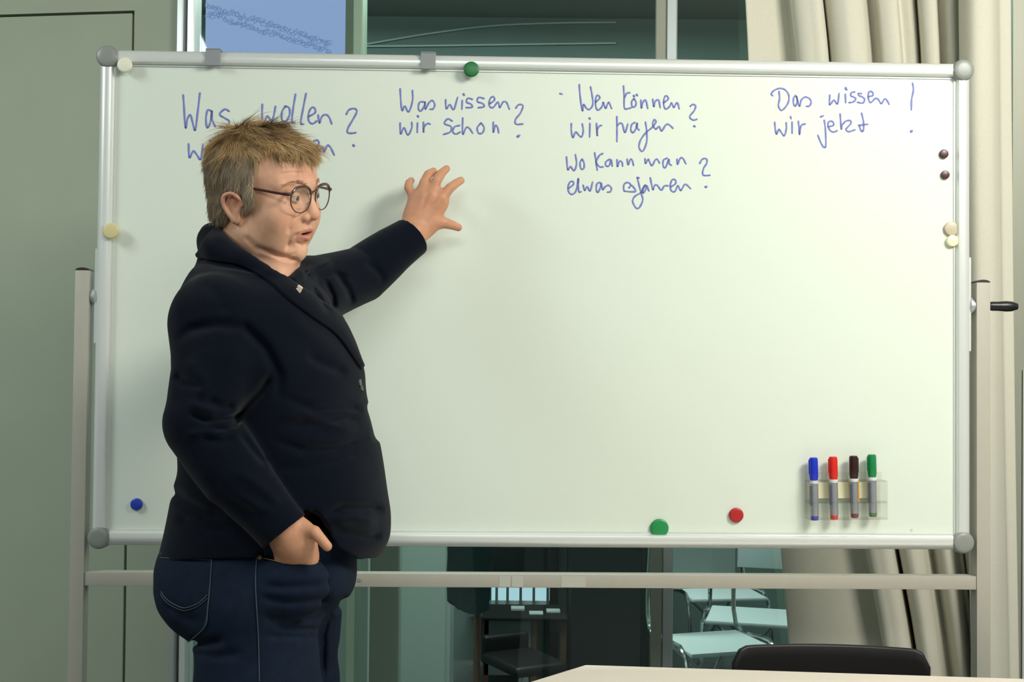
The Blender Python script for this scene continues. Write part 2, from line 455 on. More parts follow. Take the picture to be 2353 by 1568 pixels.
# tubular chairs in a row
for k, (px, Y, rz, lab) in enumerate(((1640, 4.0, 0.3, 'nearest pale tubular chair behind the glass, left of the curtain'), (1725, 4.42, -0.25, 'middle pale tubular chair behind the glass, left of the curtain'), (1650, 4.86, 0.15, 'farthest pale tubular chair behind the glass, left of the curtain'))):
    t = empty('tubular_chair', (nx(px, Y), Y, 0), rz)
    tag(t, lab, 'chair', 'tubular chairs behind the glass')
    mb = MB(); mb.box((-0.15, -0.15, 0.40), (0.15, 0.13, 0.415), 0.006, 2); mb.build('seat', 'paper', t, smooth=True)
    mb = MB(); mb.box((-0.15, 0.135, 0.56), (0.15, 0.15, 0.74), 0.006, 2); mb.build('backrest', 'paper', t, smooth=True)
    for s in (-1, 1):
        mb = MB(); mb.path(crom([(s * 0.16, 0.15, 0.75), (s * 0.16, 0.15, 0.43), (s * 0.16, -0.13, 0.40), (s * 0.165, -0.16, 0.03), (s * 0.165, -0.13, 0.009), (s * 0.165, 0.14, 0.009)], 5), 0.008, 8); mb.build('frame', 'chrome', t, smooth=True)
        mb = MB(); mb.path([(s * 0.15, -0.15, 0.10), (s * 0.02, 0.0, 0.26), (s * -0.12, 0.12, 0.40)], 0.006, 6); mb.build('brace', 'chrome', t, smooth=True)
# curved reflections in the glass, built as pale bars on the far wall
for k, (dy, z_) in enumerate(((0, 2.83), (0.35, 2.83))):
    pts = [at(fx, fy, 5.385) for fx, fy in (((838, 102), (980, 78), (1120, 60), (1260, 53), (1415, 51)), ((838, 106), (980, 105), (1120, 103), (1260, 101), (1415, 99)))[k]]
    mb = MB(); mb.path(crom(pts, 10), 0.004, 8)
    tag(mb.build('curved_reflection', 'locker', smooth=True), ('upper, strongly curved pale reflection, built as a bar behind the glass, above the board', 'lower, straighter pale reflection, built as a bar behind the glass, above the board')[k], 'reflection')

# ---- curtains: (px at top, px at bottom, depth) along the hem
def curtain(name, prof, label):
    n = 10
    top = crom([(at(a, 60, Y)[0], Y) for a, b, Y in prof], n); bot = crom([(at(b, 1400, Y)[0], Y) for a, b, Y in prof], n)
    zt, zm0, zm1, zb_ = 2.8, at(1900, 60, 3.0)[2], at(1900, 1400, 3.0)[2], 0.03
    rows = 26; V = []
    for i in range(rows):
        z = zt + (zb_ - zt) * i / (rows - 1)
        tt = (zm0 - z) / (zm0 - zm1)
        tt = max(tt, -0.05) ** 1.0 if tt < 1 else 1 + (tt - 1) * 0.8
        # lower folds splay faster below the middle
        w = tt if tt < 0 else (0.62 * tt + 0.38 * tt * tt)
        for (xa, ya), (xb, yb) in zip(top, bot):
            V.append((xa + (xb - xa) * w, ya + (yb - ya) * w, z))
    m_ = len(top); Fq = [(i * m_ + k, i * m_ + k + 1, (i + 1) * m_ + k + 1, (i + 1) * m_ + k) for i in range(rows - 1) for k in range(m_ - 1)]
    o = mesh_np(name, V, Fq, 'curtain')
    md = o.modifiers.new('thickness', 'SOLIDIFY'); md.thickness = 0.003
    return tag(o, label, 'curtain')
curtain('curtain', [(1716, 1806, 3.02), (1760, 1850, 3.045), (1800, 1900, 3.065), (1824, 2012, 3.065), (1830, 2018, 3.01), (1862, 2040, 2.99), (1893, 2074, 3.00), (1898, 2084, 3.13), (1902, 2092, 3.13), (1908, 2094, 3.02), (1945, 2115, 2.98), (1980, 2138, 2.99), (1992, 2146, 3.02), (2001, 2160, 3.06), (2020, 2174, 3.03),
    (2028, 2182, 3.0), (2062, 2200, 2.99), (2070, 2216, 3.05), (2100, 2226, 3.04), (2112, 2232, 3.09), (2120, 2236, 3.01), (2150, 2242, 2.99), (2158, 2246, 3.04), (2184, 2250, 2.99), (2198, 2254, 3.0), (2208, 2256, 3.06)],
    'cream curtain bundle with many narrow folds behind the upper right corner of the whiteboard')
curtain('curtain', [(2206, 2232, 2.965), (2212, 2238, 2.93), (2240, 2262, 2.895), (2275, 2288, 2.90), (2290, 2310, 2.935), (2296, 2316, 2.968), (2322, 2338, 2.975)],
    'cream curtain with one broad smooth fold at the right edge, behind the black lever')

# ---- mobile whiteboard
BC = np.array([0.05086, 2.52058, 1.45082]); BYAW, BT = 0.02688, 0.01109
bux = np.array([math.cos(BYAW), math.sin(BYAW), 0]); bn0 = np.array([-math.sin(BYAW), math.cos(BYAW), 0])
buz = math.cos(BT) * np.array([0, 0, 1.0]) + math.sin(BT) * bn0
bn = np.cross(buz, bux) * -1; bn = bn if bn[1] > 0 else -bn      # away from the viewer
BM = Matrix(((bux[0], bn[0], buz[0], BC[0]), (bux[1], bn[1], buz[1], BC[1]), (bux[2], bn[2], buz[2], BC[2]), (0, 0, 0, 1)))
def bd(px, py, off=0.0):
    """place on the board's face: (x, z) in the board's own frame, off = distance in front of it"""
    d = cF + (px - CX) / FPX * cR - (py - CY) / FPX * cU
    c = BC - bn * off
    t = ((c - EYE) @ bn) / (d @ bn)
    q = EYE + d * t - BC
    return q @ bux, q @ buz
wbd = empty('mobile_whiteboard', (0, 0, 0)); wbd.matrix_world = BM
tag(wbd, 'large white board in an aluminium frame on a grey wheeled stand', 'whiteboard')
HW, HH = 0.9, 0.504
mb = MB(); mb.box((-HW + 0.01, 0.002, -HH + 0.01), (HW - 0.01, 0.016, HH - 0.01)); mb.build('writing_surface', 'board_enamel', wbd)
# frame rails: rounded extrusion section
sec = [(-0.0145, 0.018), (-0.0165, 0.004), (-0.015, -0.004), (-0.010, -0.010), (0.0, -0.0125), (0.009, -0.010), (0.0125, -0.004), (0.0125, -0.0005), (0.0165, -0.0002), (0.0165, 0.0018), (0.0, 0.018)]
def rail(a, b, out):
    """a,b ends (x,z); out = outward direction in the board plane"""
    bm_ = MB(); A = []; B = []
    ox, oz = out
    for (s_, y_) in sec:
        A.append(bm_.bm.verts.new((a[0] - ox * s_, y_, a[1] - oz * s_))); B.append(bm_.bm.verts.new((b[0] - ox * s_, y_, b[1] - oz * s_)))
    n = len(sec)
    for k in range(n): bm_.bm.faces.new((A[k], A[(k + 1) % n], B[(k + 1) % n], B[k]))
    bm_.bm.faces.new(A); bm_.bm.faces.new(B[::-1])
    return bm_.build('frame_rail', 'alu_satin', wbd, smooth=True)
rail((-HW + .01, HH - 0.012), (HW - .01, HH - 0.012), (0, 1)); rail((-HW + .01, -HH + 0.012), (HW - .01, -HH + 0.012), (0, -1))
rail((-HW + 0.012, -HH + .01), (-HW + 0.012, HH - .01), (-1, 0)); rail((HW - 0.012, -HH + .01), (HW - 0.012, HH - .01), (1, 0))
RX = Matrix.Rotation(math.radians(90), 4, 'X')
for sx in (-1, 1):
    for sz in (-1, 1):
        mb = MB(); mb.lathe([(0.0, 0.0170), (0.012, 0.0166), (0.019, 0.0155), (0.0215, 0.0135), (0.0228, 0.009), (0.0228, -0.018), (0, -0.018)], RX, 32)
        mb.build('corner_cap', 'cap_grey', wbd, smooth=True).location = (sx * 0.8875, 0, sz * 0.4925)
mb = MB(); mb.box((-HW + 0.015, 0.0165, -HH + 0.015), (HW - 0.015, 0.0205, HH - 0.015)); mb.build('back_panel', 'aluminium', wbd)
# grey paper hooks over the top rail
for px in (490, 984):
    x, z = bd(px, 130, 0.013)
    mb = MB(); mb.box((x - 0.0155, -0.0165, 0.4755), (x + 0.0155, -0.0125, 0.5085), 0.001, 1); mb.box((x - 0.0155, -0.0165, 0.5085), (x + 0.0155, 0.022, 0.5115), 0.001, 1)
    mb.box((x - 0.0155, 0.0185, 0.485), (x + 0.0155, 0.0215, 0.5095), 0.001, 1)
    mb.build('paper_hook', 'clip_grey', wbd)
# handwriting in blue marker, as drawn strokes
def T1(p): return [(400 + x / 2.801, 170 + y / 2.801) for x, y in p]
def T2(p): return [(1270 + x / 4.752, 170 + y / 4.752) for x, y in p]
def T3(p): return [(1740 + x / 5.8825, 170 + y / 5.8825) for x, y in p]
S1 = [[(57,135),(62,200),(72,345),(84,290),(104,262),(118,310),(135,360),(150,250),(165,123)], [(243,240),(215,232),(204,290),(212,345),(232,310),(243,235),(243,290),(264,337)], [(352,238),(325,226),(292,258),(325,283),(354,303),(338,338),(297,336)],
 [(567,195),(566,270),(575,330),(598,270),(625,300),(640,270),(652,208)], [(715,206),(693,245),(695,295),(718,302),(742,265),(740,218),(715,206)], [(781,130),(766,220),(758,302),(776,314)], [(849,125),(830,220),(815,312),(832,322)],
 [(868,272),(905,250),(908,225),(887,214),(866,250),(866,300),(890,319),(918,302)], [(927,264),(935,314),(950,275),(975,260),(998,278),(1014,320)], [(1108,258),(1125,230),(1160,222),(1176,240),(1152,290),(1120,345),(1116,375),(1140,381),(1168,377)], [(1154,459),(1157,461)],
 [(92,450),(97,537),(122,495),(146,520),(170,548),(185,455)], [(231,429),(234,431)], [(225,470),(224,540)], [(898,432),(916,424),(932,436),(926,460),(915,475)], [(945,478),(960,475),(966,500),(985,460),(1005,470),(1030,520)]]
S2 = [[(1455,95),(1460,180),(1468,235),(1485,205),(1510,243),(1535,170),(1534,105)], [(1605,178),(1580,182),(1572,220),(1588,238),(1610,205),(1616,178),(1618,225),(1640,185),(1662,170),(1678,195),(1668,223),(1648,226)],
 [(1748,165),(1752,222),(1775,196),(1800,228),(1825,150)], [(1855,170),(1853,225)], [(1864,131),(1866,133)], [(1920,162),(1892,155),(1882,180),(1912,193),(1918,213),(1880,216)], [(1995,157),(1962,150),(1952,176),(1988,190),(1994,210),(1957,216)],
 [(2032,190),(2062,168),(2056,145),(2035,158),(2028,200),(2052,216),(2085,180),(2097,214),(2118,180),(2140,182),(2158,225)], [(2200,218),(2218,197),(2246,203),(2230,250),(2198,292),(2202,322),(2245,321)], [(2212,402),(2222,396)],
 [(1455,315),(1458,385),(1480,345),(1505,392),(1530,345),(1530,310)], [(1567,315),(1565,375)], [(1569,271),(1571,273)], [(1605,310),(1605,375),(1610,340),(1630,318),(1648,322)],
 [(1790,302),(1762,288),(1740,318),(1783,338),(1778,372),(1735,388)], [(1838,330),(1805,340),(1795,372),(1815,386),(1843,372)], [(1858,283),(1858,385),(1880,345),(1900,348),(1922,380)], [(1975,315),(1952,345),(1960,380),(1985,378),(1996,345),(1978,315)], [(2055,310),(2055,375),(2068,332),(2082,342),(2090,378)]]
S3 = [[(292,115),(300,230),(325,400),(338,330),(370,372),(405,385),(440,330),(432,230),(415,140)], [(472,305),(515,262),(500,232),(475,252),(470,340),(495,393),(540,355),(555,308),(580,372),(612,308),(645,375)],
 [(775,130),(782,240),(785,370),(830,375),(862,365)], [(842,203),(812,208),(790,250)], [(888,268),(865,300),(870,352),(900,355),(913,310),(890,266)], [(888,238),(891,241)], [(920,227),(923,230)], [(965,285),(970,370),(988,308),(1018,285),(1040,375)], [(1095,275),(1105,355),(1122,300),(1158,282),(1176,365)],
 [(1215,312),(1264,272),(1245,235),(1220,262),(1215,340),(1240,382),(1280,350),(1300,315),(1325,362),(1350,320),(1368,318),(1383,377)], [(1505,350),(1530,332),(1563,345),(1547,400),(1502,455),(1510,488),(1545,502),(1575,493)], [(1548,569),(1552,571)],
 [(205,540),(205,620),(222,693),(252,632),(288,668),(318,684),(335,620),(325,545)], [(408,540),(405,685)], [(404,484),(406,486)], [(480,540),(487,675),(490,605),(510,570),(536,560)], [(702,465),(704,600),(703,735)], [(704,565),(730,540),(762,545),(790,638),(823,545)],
 [(900,528),(868,548),(855,600),(872,640),(905,608),(925,533),(925,590),(945,610)], [(1015,525),(1028,620),(1028,740),(985,842),(945,800),(962,720),(1020,640),(1095,575),(1130,520),(1112,498),(1095,545),(1125,600),(1165,572),(1192,622),(1235,558),(1268,550),(1315,590)],
 [(152,905),(165,1042),(195,1010),(235,1055),(262,980),(250,880)], [(322,930),(300,970),(310,1033),(340,1030),(345,975),(325,930)], [(460,860),(475,960),(488,1048)], [(547,868),(510,890),(478,962),(515,1012),(555,1012)], [(622,930),(582,960),(585,1000),(618,1000),(640,935),(652,1005)],
 [(705,935),(708,1010),(730,955),(757,958),(766,1005)], [(815,930),(825,990),(850,932),(872,945),(884,997)], [(1010,925),(1015,975),(1045,930),(1060,960),(1087,1000),(1120,940),(1145,933),(1168,970)], [(1252,918),(1212,940),(1208,1000),(1235,1020),(1270,930),(1275,978),(1297,995)], [(1360,930),(1365,985),(1395,920),(1425,922),(1457,980)],
 [(1608,975),(1635,930),(1680,925),(1686,970),(1650,1030),(1640,1095),(1670,1108),(1718,1105)], [(1673,1233),(1681,1231)], [(172,1248),(222,1212),(230,1182),(195,1175),(168,1235),(183,1298),(220,1312),(258,1270),(280,1145)], [(282,1145),(282,1230),(288,1285),(312,1285)], [(335,1215),(350,1270),(378,1230),(410,1277),(437,1180)],
 [(517,1183),(485,1200),(478,1262),(495,1292),(522,1240),(533,1190),(548,1262),(575,1230),(610,1215),(642,1245),(632,1283),(600,1290)], [(835,1242),(855,1212),(822,1183),(782,1205),(778,1262),(800,1280),(905,1282),(885,1235),(868,1218)],
 [(945,1135),(925,1130),(935,1170),(965,1290),(985,1375),(948,1458),(910,1460),(875,1390),(900,1335),(970,1290),(1010,1215)], [(1012,1213),(985,1250),(987,1300),(1018,1262),(1030,1218),(1052,1275)], [(1068,1135),(1095,1260),(1112,1220),(1142,1213),(1188,1268),(1222,1222),(1262,1220)],
 [(1290,1232),(1340,1200),(1345,1162),(1308,1153),(1285,1220),(1300,1277),(1338,1280),(1370,1220),(1400,1270),(1438,1212),(1463,1208),(1507,1250)], [(80,213),(104,218)]]
S4 = [[(298,235),(305,330),(290,420),(310,475),(340,487),(390,440),(430,360),(425,270),(370,205),(300,193),(230,222),(193,265),(212,292)], [(522,288),(495,330),(495,400),(520,432),(545,370),(535,298),(553,370),(577,432),(600,350),(650,310),(710,330),(732,380),(710,430),(668,435)],
 [(985,283),(980,402),(1000,400),(1042,350),(1090,402),(1110,263)], [(1195,270),(1200,385)], [(1200,188),(1209,207)], [(1322,240),(1282,248),(1267,290),(1310,310),(1337,335),(1302,375),(1245,385)], [(1412,263),(1372,260),(1377,288),(1430,310),(1456,345),(1430,390),(1360,380)],
 [(1502,302),(1560,292),(1570,255),(1530,230),(1505,270),(1512,350),(1540,382),(1602,328),(1640,340),(1680,397),(1722,340),(1752,345),(1787,407)], [(2105,123),(2115,220),(2092,340),(2088,482)], [(2085,776),(2095,768)],
 [(240,653),(250,760),(265,812),(297,745),(330,790),(370,832),(397,740),(395,658)], [(475,648),(475,800)], [(454,573),(462,602)], [(560,638),(570,740),(574,817),(587,740),(602,690),(652,673)], [(910,625),(925,740),(932,950),(910,992),(870,940),(824,828)], [(860,577),(897,563)],
 [(960,712),(1032,692),(1027,645),(977,640),(960,690),(990,762),(1040,782),(1083,765)], [(1125,538),(1132,640),(1140,747),(1152,690),(1202,635),(1265,630),(1266,672),(1205,745),(1240,777),(1323,753)], [(1415,528),(1440,640),(1442,740),(1422,777),(1395,735),(1388,700)], [(1373,692),(1497,678)]]
def writing(strokes, T, w, label):
    V = []; Q = []
    for st in strokes:
        st = T(st)
        c = crom(st, 8) if len(st) > 2 else np.array([np.array(st[0]) + (np.array(st[1]) - np.array(st[0])) * t for t in np.linspace(0, 1, 6)])
        q = np.array([bd(px, py, 0.0) for px, py in c])
        ww = w * (1.5 if len(st) == 2 and np.linalg.norm(q[-1] - q[0]) < 0.004 else 1.0)
        d0 = q[1] - q[0]; d0 = d0 / (np.linalg.norm(d0) + 1e-9); d1 = q[-1] - q[-2]; d1 = d1 / (np.linalg.norm(d1) + 1e-9)
        q = np.vstack([q[0] - d0 * ww * 0.5, q, q[-1] + d1 * ww * 0.5])
        t = np.gradient(q, axis=0); t /= np.linalg.norm(t, axis=1)[:, None] + 1e-9
        nn = np.stack([-t[:, 1], t[:, 0]], 1)
        rad = np.full(len(q), ww / 2) * (1 + 0.12 * np.sin(np.arange(len(q)) * 0.7)); rad[0] *= 0.45; rad[-1] *= 0.45
        b0 = len(V)
        for i in range(len(q)):
            for s in (-1, 1):
                p_ = q[i] + nn[i] * rad[i] * s; V.append((p_[0], 0.0018, p_[1]))
        for i in range(len(q) - 1):
            k = b0 + 2 * i; Q.append((k, k + 1, k + 3, k + 2))
    o = mesh_np('handwritten_word', V, Q, 'ink_blue', wbd, smooth=False)
    md = o.modifiers.new('ink', 'SOLIDIFY'); md.thickness = 0.0002; md.offset = 0
    o['label'] = label
for S_, T_, w_, words in ((S1, T1, 0.0040, (('Was', 0, 3), ('wollen', 3, 9), ('question mark', 9, 11), ('wir', 11, 14), ('wissen, only its last letters showing', 14, 16))),
        (S2, T1, 0.0036, (('Was', 0, 2), ('wissen', 2, 8), ('question mark', 8, 10), ('wir', 10, 14), ('schon', 14, 19))),
        (S3, T2, 0.0036, (('Wen', 0, 2), ('koennen', 2, 10), ('question mark', 10, 12), ('wir', 12, 16), ('fragen', 16, 20), ('Wo', 20, 22), ('kann', 22, 27), ('man', 27, 30), ('question mark', 30, 32), ('etwas', 32, 36), ('erfahren', 36, 41), ('small dash', 41, 42))),
        (S4, T3, 0.0036, (('Das', 0, 2), ('wissen', 2, 8), ('exclamation mark', 8, 10), ('wir', 10, 14), ('jetzt', 14, 20)))):
    for wd, i0, i1 in words: writing(S_[i0:i1], T_, w_, 'blue handwritten ' + wd)
# small pale raised spots near the lower right corner
for px, py, r_ in ((2096, 1219, .0035), (2110, 1233, .003)):
    x, z = bd(px, py); mb = MB(); mb.lathe([(r_, 0), (r_ * .8, .001), (0, .0016)], RX, 10); mb.build('pale_spot', 'alu_satin', wbd, smooth=True).location = (x, 0.002, z)
# side plates, pivots, lever
for sx in (-1, 1):
    za_ = bd(2228, 592)[1] if sx > 0 else bd(217, 572)[1]; zb_ = bd(2228, 808)[1] if sx > 0 else bd(217, 790)[1]
    mb = MB(); mb.box((sx * 0.9035 - 0.0035, -0.004, zb_), (sx * 0.9035 + 0.0035, 0.016, za_), 0.001, 1); mb.build('side_plate', 'alu_satin', wbd)
zp = bd(2233, 703)[1]
for sx in (-1, 1):
    mb = MB(); mb.tube((sx * 0.906, 0.008, zp), (sx * 0.911, 0.008, zp), 0.018, n=28); mb.tube((sx * 0.911, 0.008, zp), (sx * 0.916, 0.008, zp), 0.014, n=28)
    mb.build('pivot_washer', 'aluminium', wbd, smooth=True)
PX0, PX1, PYd = 0.9165, 0.9455, 0.033
ztop_r = bd(2253, 650)[1]; ztop_l = bd(196, 622)[1]
zfloor = -BC[2] + 0.075
for sx, zt_ in ((-1, ztop_l), (1, ztop_r)):
    a, b = sorted((sx * PX0, sx * PX1))
    mb = MB(); mb.box((a, -PYd / 2 + 0.008, zfloor), (b, PYd / 2 + 0.008, zt_), 0.0015, 2); mb.build('stand_post', 'stand_paint', wbd, smooth=True)
    mb = MB()
    cyl = [(0.0145 * math.cos(t_), 0.0045 * math.sin(t_) * 1.3) for t_ in np.linspace(0, math.pi, 12)]
    mb.prism([(x_ , z_) for x_, z_ in cyl], -0.0165, 0.0165, RX); mb.build('post_cap', 'dark_cap', wbd, smooth=True).location = ((a + b) / 2, 0.008, zt_)
    mb = MB(); mb.box((a, -0.30, zfloor - 0.03), (b, 0.31, zfloor), 0.003, 2); mb.build('foot_bar', 'stand_paint', wbd)
    for fy in (-0.27, 0.28):
        mb = MB(); mb.tube(((a + b) / 2 - 0.01, fy, zfloor - 0.052), ((a + b) / 2 + 0.01, fy, zfloor - 0.052), 0.022, n=20); mb.box(((a + b) / 2 - 0.013, fy - 0.012, zfloor - 0.05), ((a + b) / 2 + 0.013, fy + 0.012, zfloor - 0.029), 0.002, 1)
        mb.build('caster', 'black_plastic', wbd, smooth=True)
zr1 = bd(1400, 1320)[1]; zr0 = bd(1400, 1351)[1]
mb = MB(); mb.box((-PX0, -0.006, zr0), (PX0, 0.024, zr1), 0.0015, 2); mb.build('cross_rail', 'stand_paint', wbd, smooth=True)
for p0, p1 in ((1147, 1172), (1176, 1202), (1289, 1345)):
    x0_, _ = bd(p0, 1335); x1_, _ = bd(p1, 1335)
    mb = MB(); mb.box((x0_, -0.0066, zr0 + 0.0015), (x1_, -0.006, zr1 - 0.004)); mb.build('tape_strip', 'tape_clear', wbd)
x0_, z0_ = bd(826, 1333); mb = MB(); mb.lathe([(0.004, 0), (0.0038, 0.0012), (0.002, 0.0016), (0, 0.001)], RX, 14); mb.build('screw', 'cap_grey', wbd, smooth=True).location = (x0_, -0.006, z0_)
mb = MB(); prof = [(0.0, -0.002), (0.0085, -0.002), (0.0098, 0.004), (0.0098, 0.016), (0.0112, 0.034), (0.0104, 0.046), (0.0075, 0.054), (0.0068, 0.0575), (0.0, 0.0585)]
mb.lathe(prof, Matrix.Rotation(math.radians(90), 4, 'Y'), 20); mb.build('lever', 'black_plastic', wbd, smooth=True).location = (PX1 + 0.006, 0.008, zp)
mb = MB(); mb.tube((PX1, 0.008, zp + 0.001), (PX1 + 0.006, 0.008, zp + 0.001), 0.006); mb.build('lever_bolt', 'chrome', wbd, smooth=True)

# ---- magnets (each its own thing)
def magnet(px, py, r, m, label, h=0.0075, off=0.0):
    x, z = bd(px, py, off + h)
    mb = MB(); r_ = r
    mb.lathe([(0, h), (r_ * 0.80, h), (r_ * 0.93, h * 0.92), (r_, h * 0.72), (r_ * 0.97, 0), (0, 0)], RX, 36)
    o = mb.build('magnet', m, smooth=True); o.matrix_world = BM @ Matrix.Translation((x, 0.0018 - off, z))
    return tag(o, label, 'magnet', 'round magnets on the whiteboard')
magnet(285, 148, 0.0152, 'magnet_cream', 'cream round magnet beside the upper left corner cap', off=0.0133)
magnet(1083, 158, 0.0160, 'magnet_darkgreen', 'dark green round magnet under the top rail of the board', off=0.0133)
magnet(253, 530, 0.0165, 'magnet_yellow', 'yellowish round magnet on the left rail of the board', off=0.0145)
magnet(2171, 353, 0.0093, 'magnet_brown', 'small dark brown magnet near the right rail, the upper of two', 0.006)
magnet(2174, 401, 0.0090, 'magnet_brown', 'small dark brown magnet near the right rail, the lower of two', 0.006)
magnet(2188, 525, 0.0150, 'magnet_beige', 'greyish beige round magnet beside the right rail', 0.007)
magnet(2191, 553, 0.0122, 'magnet_pale', 'pale cream small magnet just below the beige one', 0.010)
magnet(312, 1160, 0.0122, 'magnet_blue', 'blue round magnet in the lower left of the board')
magnet(1516, 1215, 0.0190, 'magnet_green', 'large bright green magnet just above the bottom rail')
magnet(1693, 1185, 0.0150, 'magnet_red', 'red round magnet low on the board, left of the markers')

# ---- clear marker holder and markers
hx0, hz1 = bd(1850, 1100, 0.02); hx1, _ = bd(2028, 1098, 0.02); _, hz0 = bd(1900, 1192, 0.02)
hxm = (hx0 + hx1) / 2; hw_ = (hx1 - hx0) / 2; zm_ = bd(1900, 1155, 0.03)[1]
hold = empty('marker_holder'); hold.matrix_world = BM @ Matrix.Translation((hxm, 0, 0)) @ Matrix.Rotation(-0.012, 4, 'Y')
tag(hold, 'clear plastic holder with a cream tape strip carrying four markers', 'marker holder')
mb = MB(); mb.box((-hw_, -0.0030, hz0), (hw_, -0.0005, hz1 + 0.012)); mb.build('back_plate', 'clear_acrylic', hold)
for z_ in (hz1 - 0.004, zm_, hz0):
    mb = MB(); mb.box((-hw_, -0.036, z_ - 0.0012), (hw_, -0.0030, z_ + 0.0012), 0.0005, 1); mb.build('shelf', 'clear_acrylic', hold)
for s in (-1, 1):
    mb = MB(); mb.box((s * hw_ - 0.001, -0.036, hz0), (s * hw_ + 0.001, -0.0030, hz1 - 0.004)); mb.build('side_wall', 'clear_acrylic', hold)
mb = MB(); mb.box((-hw_ + .004, -0.0045, hz1 - 0.042), (hw_ - .012, -0.0031, hz1 - 0.008)); mb.build('tape_strip', 'tape_cream', hold)
for px, pyt, pyb, cap, plug, lab, ex in ((1869, 1052, 1196, 'cap_blue', 'plug_blue', 'blue capped marker, leftmost in the clear holder', 0), (1914, 1050, 1194, 'cap_red', 'plug_red', 'red capped marker in the clear holder', 0),
                                 (1961, 1048, 1190, 'cap_black', 'plug_brown', 'dark capped marker with an ochre stripe in the clear holder', 1), (2003, 1045, 1188, 'cap_green', 'plug_green', 'green capped marker, rightmost in the clear holder', 0)):
    off = 0.020
    x, z1_ = bd(px, pyt, off); x2, z0_ = bd(px + 3, pyb, off)
    Lm = z1_ - z0_
    t = empty('whiteboard_marker'); t.matrix_world = BM @ Matrix.Translation((x2, -off, z0_)) @ Matrix.Rotation(math.atan2(x - x2, Lm), 4, 'Y')
    tag(t, lab, 'marker', 'markers in the clear holder')
    mb = MB(); mb.lathe([(0.0083, 0.009), (0.0087, 0.011), (0.0087, Lm - 0.052), (0.0083, Lm - 0.050), (0.0072, Lm - 0.046), (0, Lm - 0.046)], n=24); mb.build('barrel', 'marker_body', t, smooth=True)
    mb = MB(); mb.lathe([(0, 0), (0.0068, 0.0), (0.0078, 0.002), (0.0083, 0.0095), (0, 0.0095)], n=24); mb.build('end_plug', plug, t, smooth=True)
    mb = MB(); mb.lathe([(0.0089, Lm - 0.053), (0.0091, Lm - 0.052), (0.0091, Lm - 0.047), (0.0086, Lm - 0.0465), (0, Lm - 0.0465)], n=24); mb.build('ring', 'marker_ring', t, smooth=True)
    mb = MB(); mb.lathe([(0, Lm - 0.0463), (0.0082, Lm - 0.0463), (0.0084, Lm - 0.042), (0.0092, Lm - 0.040), (0.0090, Lm - 0.006), (0.0082, Lm - 0.001), (0.0068, Lm + 0.0002), (0, Lm - 0.0002)], n=24)
    cp = mb.build('cap', cap, t, smooth=True)
    s_ = 1 if cap == 'cap_black' else -1
    mb = MB(); mb.box((s_ * 0.0087 - 0.0016, -0.002, Lm - 0.034), (s_ * 0.0087 + 0.0016, 0.002, Lm - 0.004), 0.0008, 1); mb.build('cap_clip', cap, cp)
    # printed panel: thin sleeve segment on the left half
    mb = MB(); n_ = 10
    ring0 = []; ring1 = []
    for k in range(n_ + 1):
        an = math.radians(150 + 85 * k / n_)
        ring0.append(mb.bm.verts.new((0.00885 * math.cos(an), 0.00885 * math.sin(an), 0.030))); ring1.append(mb.bm.verts.new((0.00885 * math.cos(an), 0.00885 * math.sin(an), Lm - 0.058)))
    for k in range(n_): mb.bm.faces.new((ring0[k], ring0[k + 1], ring1[k + 1], ring1[k]))
    mb.build('print', 'marker_print', t, smooth=True)
    if ex:
        mb = MB(); mb.box((0.0058, -0.0075, 0.032), (0.0085, -0.0035, 0.075), 0.0005, 1); mb.build('stripe', 'ochre', t)

# ---- table in front and the chair behind it
TZ = 0.74
def on_z(px, py, z):
    d = cF + (px - CX) / FPX * cR - (py - CY) / FPX * cU
    t = (z - EYE[2]) / d[2]; return EYE + d * t
A = on_z(1345, 1528, TZ); B0 = on_z(2353, 1560, TZ); C0 = on_z(1215, 1568, TZ)
e1 = (B0 - A)[:2]; e1 /= np.linalg.norm(e1); e2 = (C0 - A)[:2]; e2 /= np.linalg.norm(e2)
e3 = np.array([e2 @ e1 * -1 * e1[0] + (e2 - (e2 @ e1) * e1)[0], e2 @ e1 * -1 * e1[1] + (e2 - (e2 @ e1) * e1)[1]])
a2 = A[:2]; b2 = a2 + e1 * 1.15; Ls = 0.86
poly = [a2, a2 + e2 * Ls, b2 + e3 * Ls, b2]
tb = empty('trapezoid_table', (float(np.mean([p[0] for p in poly])), float(np.mean([p[1] for p in poly])), 0)); tag(tb, 'pale cream trapezoid table top in the foreground', 'table')
o2 = np.array(tb.location[:2])
mb = MB(); mb.prism([tuple(p - o2) for p in poly], TZ - 0.022, TZ); tt_ = mb.build('table_top', 'table_top', tb)
bv = tt_.modifiers.new('edge', 'BEVEL'); bv.width = 0.003; bv.segments = 3
cc = np.mean(poly, axis=0)
for p in poly:
    q = cc + (p - cc) * 0.88 - o2
    mb = MB(); mb.tube((q[0], q[1], 0), (q[0], q[1], TZ - 0.022), 0.018, n=18); mb.build('leg', 'chrome', tb, smooth=True)
mb = MB(); mb.prism([tuple(cc + (p - cc) * 0.9 - o2) for p in poly], TZ - 0.062, TZ - 0.024); mb.build('apron', 'table_edge', tb)

